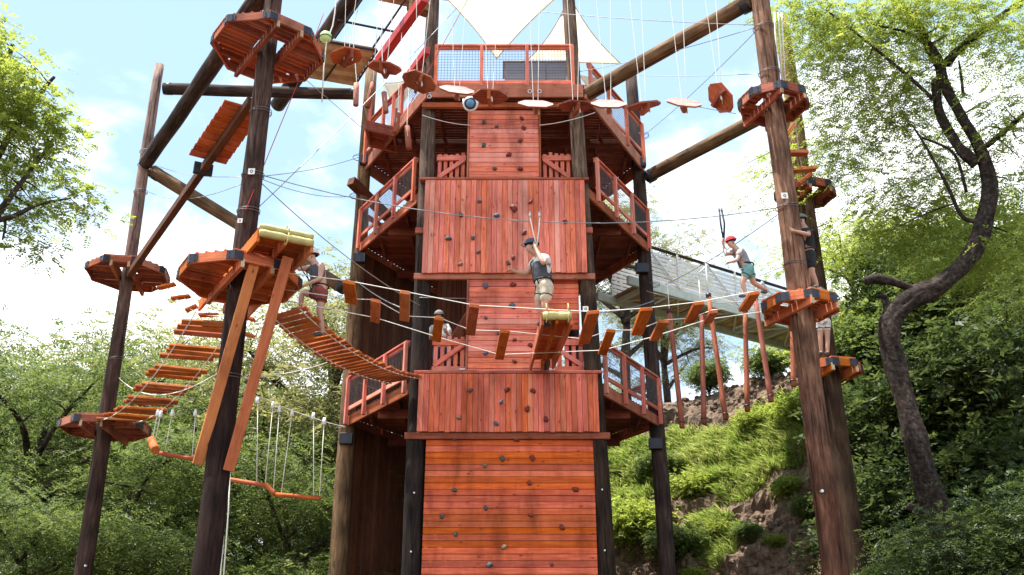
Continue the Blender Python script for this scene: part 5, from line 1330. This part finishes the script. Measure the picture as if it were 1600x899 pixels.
def person(label, J, S, look, dress):
    """J: joints in metres; S: size next to a 1.75 m adult; look: facing direction"""
    th = thing('person', label, 'person', (J['pelvis'].x, J['pelvis'].y, min(J['ankL'].z, J['ankR'].z) - 0.08 * S))
    look = Vector(look).normalized(); upv = (J['head'] - J['neck']).normalized()
    rt = look.cross(Vector((0, 0, 1))).normalized(); upv = rt.cross(look).normalized()
    nodes, edges = [], []
    def add(p, r, par=None):
        nodes.append((p, r if isinstance(r, tuple) else r * S)); k = len(nodes) - 1
        if par is not None: edges.append((par, k))
        return k
    pel = add(J['pelvis'], .125); wa = add(J['pelvis'].lerp(J['chest'], .5), .115, pel); ch = add(J['chest'], .13, wa)
    nb = add(J['chest'].lerp(J['neck'], .7), .075, ch); ne = add(J['neck'], .055, nb)
    jaw = add(J['head'] - upv * .07 * S + look * .025 * S, .07, ne); hd = add(J['head'] + upv * .02 * S, .095, jaw); add(J['head'] + upv * .085 * S - look * .01 * S, .07, hd)
    add(J['head'] - upv * .02 * S + look * .118 * S, .014, hd)
    for s in 'LR':
        sh = add(J['sh' + s], .062, ch); el0 = add(J['sh' + s].lerp(J['el' + s], .5), .05, sh); el = add(J['el' + s], .041, el0)
        fo = add(J['el' + s].lerp(J['ha' + s], .35), .042, el); wr = add(J['el' + s].lerp(J['ha' + s], .85), .027, fo); pa = add(J['ha' + s] + (J['ha' + s] - J['el' + s]).normalized() * .04 * S, (.042 * S, .024 * S), wr)
        fdv = (J['ha' + s] - J['el' + s]).normalized(); sidev_ = fdv.cross(look if abs(fdv.dot(look)) < .9 else Vector((0, 0, 1))).normalized(); cu = fdv.cross(sidev_)
        for i, ln in enumerate((.075, .085, .08, .062)):
            b0 = nodes[pa][0] + sidev_ * (i - 1.5) * .021 * S + fdv * .045 * S
            k1 = add(b0, .0095, pa); k2 = add(b0 + fdv * ln * .5 * S + cu * .012 * S, .0088, k1); add(b0 + fdv * ln * .75 * S + cu * .045 * S, .008, k2)
        t0 = add(nodes[pa][0] - sidev_ * .04 * S, .011, pa); add(nodes[pa][0] - sidev_ * .062 * S + fdv * .045 * S, .0095, t0)
        hp = add(J['pelvis'].lerp(J['hip' + s], .9) - Vector((0, 0, .05 * S)), .095, pel); th1 = add(J['hip' + s].lerp(J['kn' + s], .5), .078, hp); kn = add(J['kn' + s], .056, th1)
        ca = add(J['kn' + s].lerp(J['ank' + s], .3), .056, kn); an = add(J['ank' + s], .036, ca); fo_ = add(J['ank' + s] + Vector((look.x, look.y, 0)) * .08 * S - Vector((0, 0, .05 * S)), .036, an); add(J['ank' + s] + Vector((look.x, look.y, 0)) * .17 * S - Vector((0, 0, .058 * S)), .028, fo_)
    skinpart('body', nodes, edges, dress.get('skin', 'skin'), th)
    # top
    g_ = 1.13
    nn = [(J['pelvis'] - Vector((0, 0, .06 * S)), .142 * g_ * S), (J['pelvis'].lerp(J['chest'], .5), .12 * g_ * S), (J['chest'], .138 * g_ * S), (J['chest'].lerp(J['neck'], .6), .088 * g_ * S)]
    ee = [(0, 1), (1, 2), (2, 3)]
    for s in 'LR':
        nn.append((J['sh' + s], .07 * g_ * S)); ee.append((2, len(nn) - 1))
        if dress['sleeve']: nn.append((J['sh' + s].lerp(J['el' + s], .62), .061 * g_ * S)); ee.append((len(nn) - 2, len(nn) - 1))
    skinpart('shirt', nn, ee, dress['top'], th)
    if 'vest' in dress:
        nn = [(J['pelvis'] + Vector((0, 0, .02 * S)), .165 * S), (J['pelvis'].lerp(J['chest'], .5), .16 * S), (J['chest'], .178 * S), (J['chest'].lerp(J['neck'], .5), .125 * S)]
        skinpart('vest', nn, [(0, 1), (1, 2), (2, 3)], dress['vest'], th)
    ln = dress.get('short', .85)
    nn = [(J['pelvis'] + Vector((0, 0, .12 * S)), .155 * S), (J['pelvis'], .152 * S)]; ee = [(0, 1)]
    for s in 'LR':
        nn.append((J['pelvis'].lerp(J['hip' + s], .9) - Vector((0, 0, .05 * S)), .118 * S)); ee.append((1, len(nn) - 1))
        nn.append((J['hip' + s].lerp(J['kn' + s], ln * .55), .099 * S)); ee.append((len(nn) - 2, len(nn) - 1))
        nn.append((J['hip' + s].lerp(J['kn' + s], ln), .088 * S)); ee.append((len(nn) - 2, len(nn) - 1))
    skinpart('shorts', nn, ee, dress['bottom'], th)
    for s in 'LR':
        f = Vector((look.x, look.y, 0)).normalized()
        a = J['ank' + s]; skinpart('shoe', [(a - Vector((0, 0, .03 * S)), .05 * S), (a + f * .08 * S - Vector((0, 0, .055 * S)), .044 * S), (a + f * .19 * S - Vector((0, 0, .062 * S)), .034 * S)], [(0, 1), (1, 2)], dress.get('shoe', 'c_shoe'), th, 1)
    ax = (rt, look, upv); hc = J['head'] + upv * .03 * S
    ellip('hair', hc - look * .018 * S - upv * .015 * S, ax, (.103 * S, .112 * S, .112 * S), 'c_hair', th, cut=-.15)
    for s in (-1, 1):
        ellip('ear', J['head'] + rt * s * .092 * S - upv * .02 * S, ax, (.012 * S, .02 * S, .03 * S), dress.get('skin', 'skin'), th)
        ellip('eye', J['head'] + rt * s * .034 * S + look * .088 * S + upv * .01 * S, ax, (.012 * S, .009 * S, .008 * S), 'c_black', th)
    ellip('mouth', J['head'] + look * .092 * S - upv * .075 * S, ax, (.022 * S, .008 * S, .006 * S), 'c_brown', th)
    if dress.get('hat'):
        h = ellip('helmet', hc + upv * .025 * S, ax, (.128 * S, .148 * S, .125 * S), dress['hat'], th, cut=-.12)
        br_ = hc + upv * .02 * S
        ring = [br_ + rt * .13 * S * math.cos(a) + look * (.152 + (.05 if math.sin(a) > .2 else 0)) * S * math.sin(a) for a in np.linspace(0, 6.28, 25)]
        tube('helmet_rim', ring, .009 * S, dress['hat'], th, 5)
        for s in (-1, 1): tube('chin_strap', [hc + rt * s * .112 * S, J['head'] + rt * s * .088 * S - upv * .06 * S + look * .02 * S, J['head'] - upv * .135 * S + look * .05 * S], .007 * S, 'blkstrap', th, 5)
    if dress.get('harness', True):
        p = J['pelvis'] + Vector((0, 0, .10 * S)); ring = [p + Vector((math.cos(a), math.sin(a), 0)) * .178 * S for a in np.linspace(0, 6.28, 19)]
        tube('harness_belt', ring, .02 * S, 'blkstrap', th, 6)
        for s in 'LR':
            c = J['hip' + s].lerp(J['kn' + s], .38); dv = (J['kn' + s] - J['hip' + s]).normalized(); u = dv.orthogonal().normalized(); v = dv.cross(u)
            tube('leg_loop', [c + (u * math.cos(a) + v * math.sin(a)) * .112 * S for a in np.linspace(0, 6.28, 15)], .014 * S, 'blkstrap', th, 5)
            tube('chest_strap', [p + look * .16 * S + (J['hip' + s] - J['pelvis']) * .8, J['chest'] + look * .175 * S + (J['sh' + s] - J['chest']) * .45, J['sh' + s] + Vector((0, 0, .07 * S)), J['chest'] - look * .16 * S], .014 * S, 'blkstrap', th, 5)
            tube('harness_strap', [p + (J['hip' + s] - J['pelvis']) * 1.3 + look * .11 * S, c + look * .11 * S], .013 * S, 'blkstrap', th, 5)
    return th
def joints(Y, d, **kw):
    out_ = {}
    for k, v in d.items():
        x, y = v[0], v[1]; out_[k] = P(x, y, Y + (v[2] if len(v) > 2 else 0))
    return out_
# man with the dark helmet on the diving board
J = joints(17.75, dict(pelvis=(850, 447), chest=(846, 417), neck=(841, 398), head=(831, 386), shR=(853, 403, -.17), elR=(849, 412, -.42), haR=(836, 386, -.22), shL=(838, 405, .17), elL=(823, 428, .22), haL=(803, 424, .2), hipR=(855, 452, -.1), hipL=(847, 452, .1), knR=(851, 478, -.1), knL=(840, 478, .14), ankR=(860, 505, -.02), ankL=(854, 503, .2)))
person('man in dark vest, beige shorts and dark helmet on the diving board', J, 1.08, (-1, -.25, -.12), dict(top='c_white', sleeve=True, vest='c_slate', bottom='c_beige', hat='c_navy'))
# climber with the white helmet on the plank bridge
J = joints(18.7, dict(pelvis=(500, 455), chest=(496, 428), neck=(493, 411), head=(488, 401), shR=(503, 416, -.15), elR=(500, 436, -.22), haR=(476, 446, -.25), shL=(486, 418, .16), elL=(467, 421, .12), haL=(462, 409, .05), hipR=(504, 459, -.1), hipL=(496, 459, .1), knR=(499, 488, -.1), knL=(472, 458, .1), ankR=(505, 519, -.05), ankL=(469, 481, .15)))
person('climber in white helmet, dark tank top and red brown shorts on the plank bridge', J, 1.03, (-1, -.25, -.12), dict(top='c_slate', sleeve=False, bottom='c_brown', hat='c_white', short=.6))
# child with the red helmet
J = joints(17.5, dict(pelvis=(1167, 420), chest=(1157, 400), neck=(1150, 388), head=(1143, 379), shR=(1157, 393, -.12), elR=(1151, 407, -.2), haR=(1140, 410, -.22), shL=(1151, 393, .12), elL=(1134, 398, .08), haL=(1130, 381, .02), hipR=(1168, 424, -.08), hipL=(1171, 424, .08), knR=(1160, 441, -.08), knL=(1178, 443, .1), ankR=(1165, 460, -.06), ankL=(1199, 454, .2)))
person('child in red helmet, grey shirt and teal shorts stepping off the right platform', J, .82, (-1, -.2, -.35), dict(top='c_grey', sleeve=True, vest=None, bottom='c_teal', hat='c_red', short=.7) if False else dict(top='c_grey', sleeve=True, bottom='c_teal', hat='c_red', short=.7))
# person hugging the right pole
J = joints(18.5, dict(pelvis=(1264, 398), chest=(1261, 372), neck=(1257, 355), head=(1252, 345), shR=(1262, 360, -.14), elR=(1264, 367, -.66), haR=(1240, 361, -.84), shL=(1252, 360, .14), elL=(1243, 366, .05), haL=(1234, 362, -.1), hipR=(1266, 402, -.1), hipL=(1260, 402, .1), knR=(1269, 426, -.12), knL=(1261, 427, .05), ankR=(1277, 446, -.1), ankL=(1264, 446, .05)))
person('person in black shirt and shorts hugging the right pole', J, .92, (-1, .1, 0), dict(top='c_black', sleeve=True, bottom='c_black', hat='c_sage'))
# person whose legs show on the lower rear platform
J = joints(21.6, dict(pelvis=(1287, 503), chest=(1285, 482), neck=(1283, 468), head=(1282, 459), shR=(1293, 474, 0), elR=(1296, 490, 0), haR=(1290, 500, -.1), shL=(1274, 474, .1), elL=(1272, 488, .1), haL=(1280, 498, 0), hipR=(1291, 507, 0), hipL=(1282, 507, .05), knR=(1293, 526, 0), knL=(1282, 527, .05), ankR=(1293, 551, 0), ankL=(1283, 551, .1)))
person('person in white shorts standing on the lower platform of the rear right pole', J, .95, (-.6, -1, 0), dict(top='c_sage', sleeve=True, bottom='c_white', hat='c_sage', short=.6))
# person behind the left lower gate
J = joints(22.7, dict(pelvis=(688, 548), chest=(688, 522), neck=(687, 505), head=(686, 495), shR=(700, 511, 0), elR=(704, 530, -.1), haR=(698, 520, -.3), shL=(675, 511, 0), elL=(671, 530, -.1), haL=(676, 520, -.3), hipR=(693, 552, 0), hipL=(683, 552, 0), knR=(693, 578, 0), knL=(683, 578, 0), ankR=(693, 602, 0), ankL=(683, 602, 0)))
person('person in cap behind the left lower picket gate', J, 1.0, (0, -1, -.2), dict(top='c_white', sleeve=True, bottom='c_navy', hat='c_grey', harness=False))
# lanyards
def lanyard(label, pts, m, r=0.012):
    th = thing('lanyard', label, 'lanyard', pts[0][0], 'climbing lanyards')
    for p in pts: tube('strap', p, r, m, th, 6)
    for p in pts: log('carabiner', p[0], p[0] + Vector((0, 0, 0.14)), 0.024, 0.02, 'zinc', th, 8, 1, 0)
lanyard('pair of pale lanyards above the man on the diving board', [[P(828, 340, 17.6), P(832, 358, 17.6), P(838, 384, 17.6)], [P(843, 340, 17.6), P(842, 360, 17.6), P(838, 388, 17.6)]], 'rope', .014)
lanyard('black looped lanyard above the child in the red helmet', [[P(1124, 330, 17.5), P(1126, 350, 17.5), P(1131, 378, 17.5)], [P(1128, 330, 17.5), P(1132, 350, 17.5), P(1131, 374, 17.5)]], 'blkstrap', .02)
lanyard('thin white safety line in front of the child', [[P(1134, 400, 17.4), P(1138, 418, 17.3), P(1148, 426, 17.4), P(1162, 418, 17.4)]], 'rope', .008)
lanyard('black lanyard before the climber in the white helmet', [[P(464, 404, 18.5), P(474, 425, 18.5), P(484, 440, 18.5), P(498, 448, 18.5)]], 'blkstrap', .014)
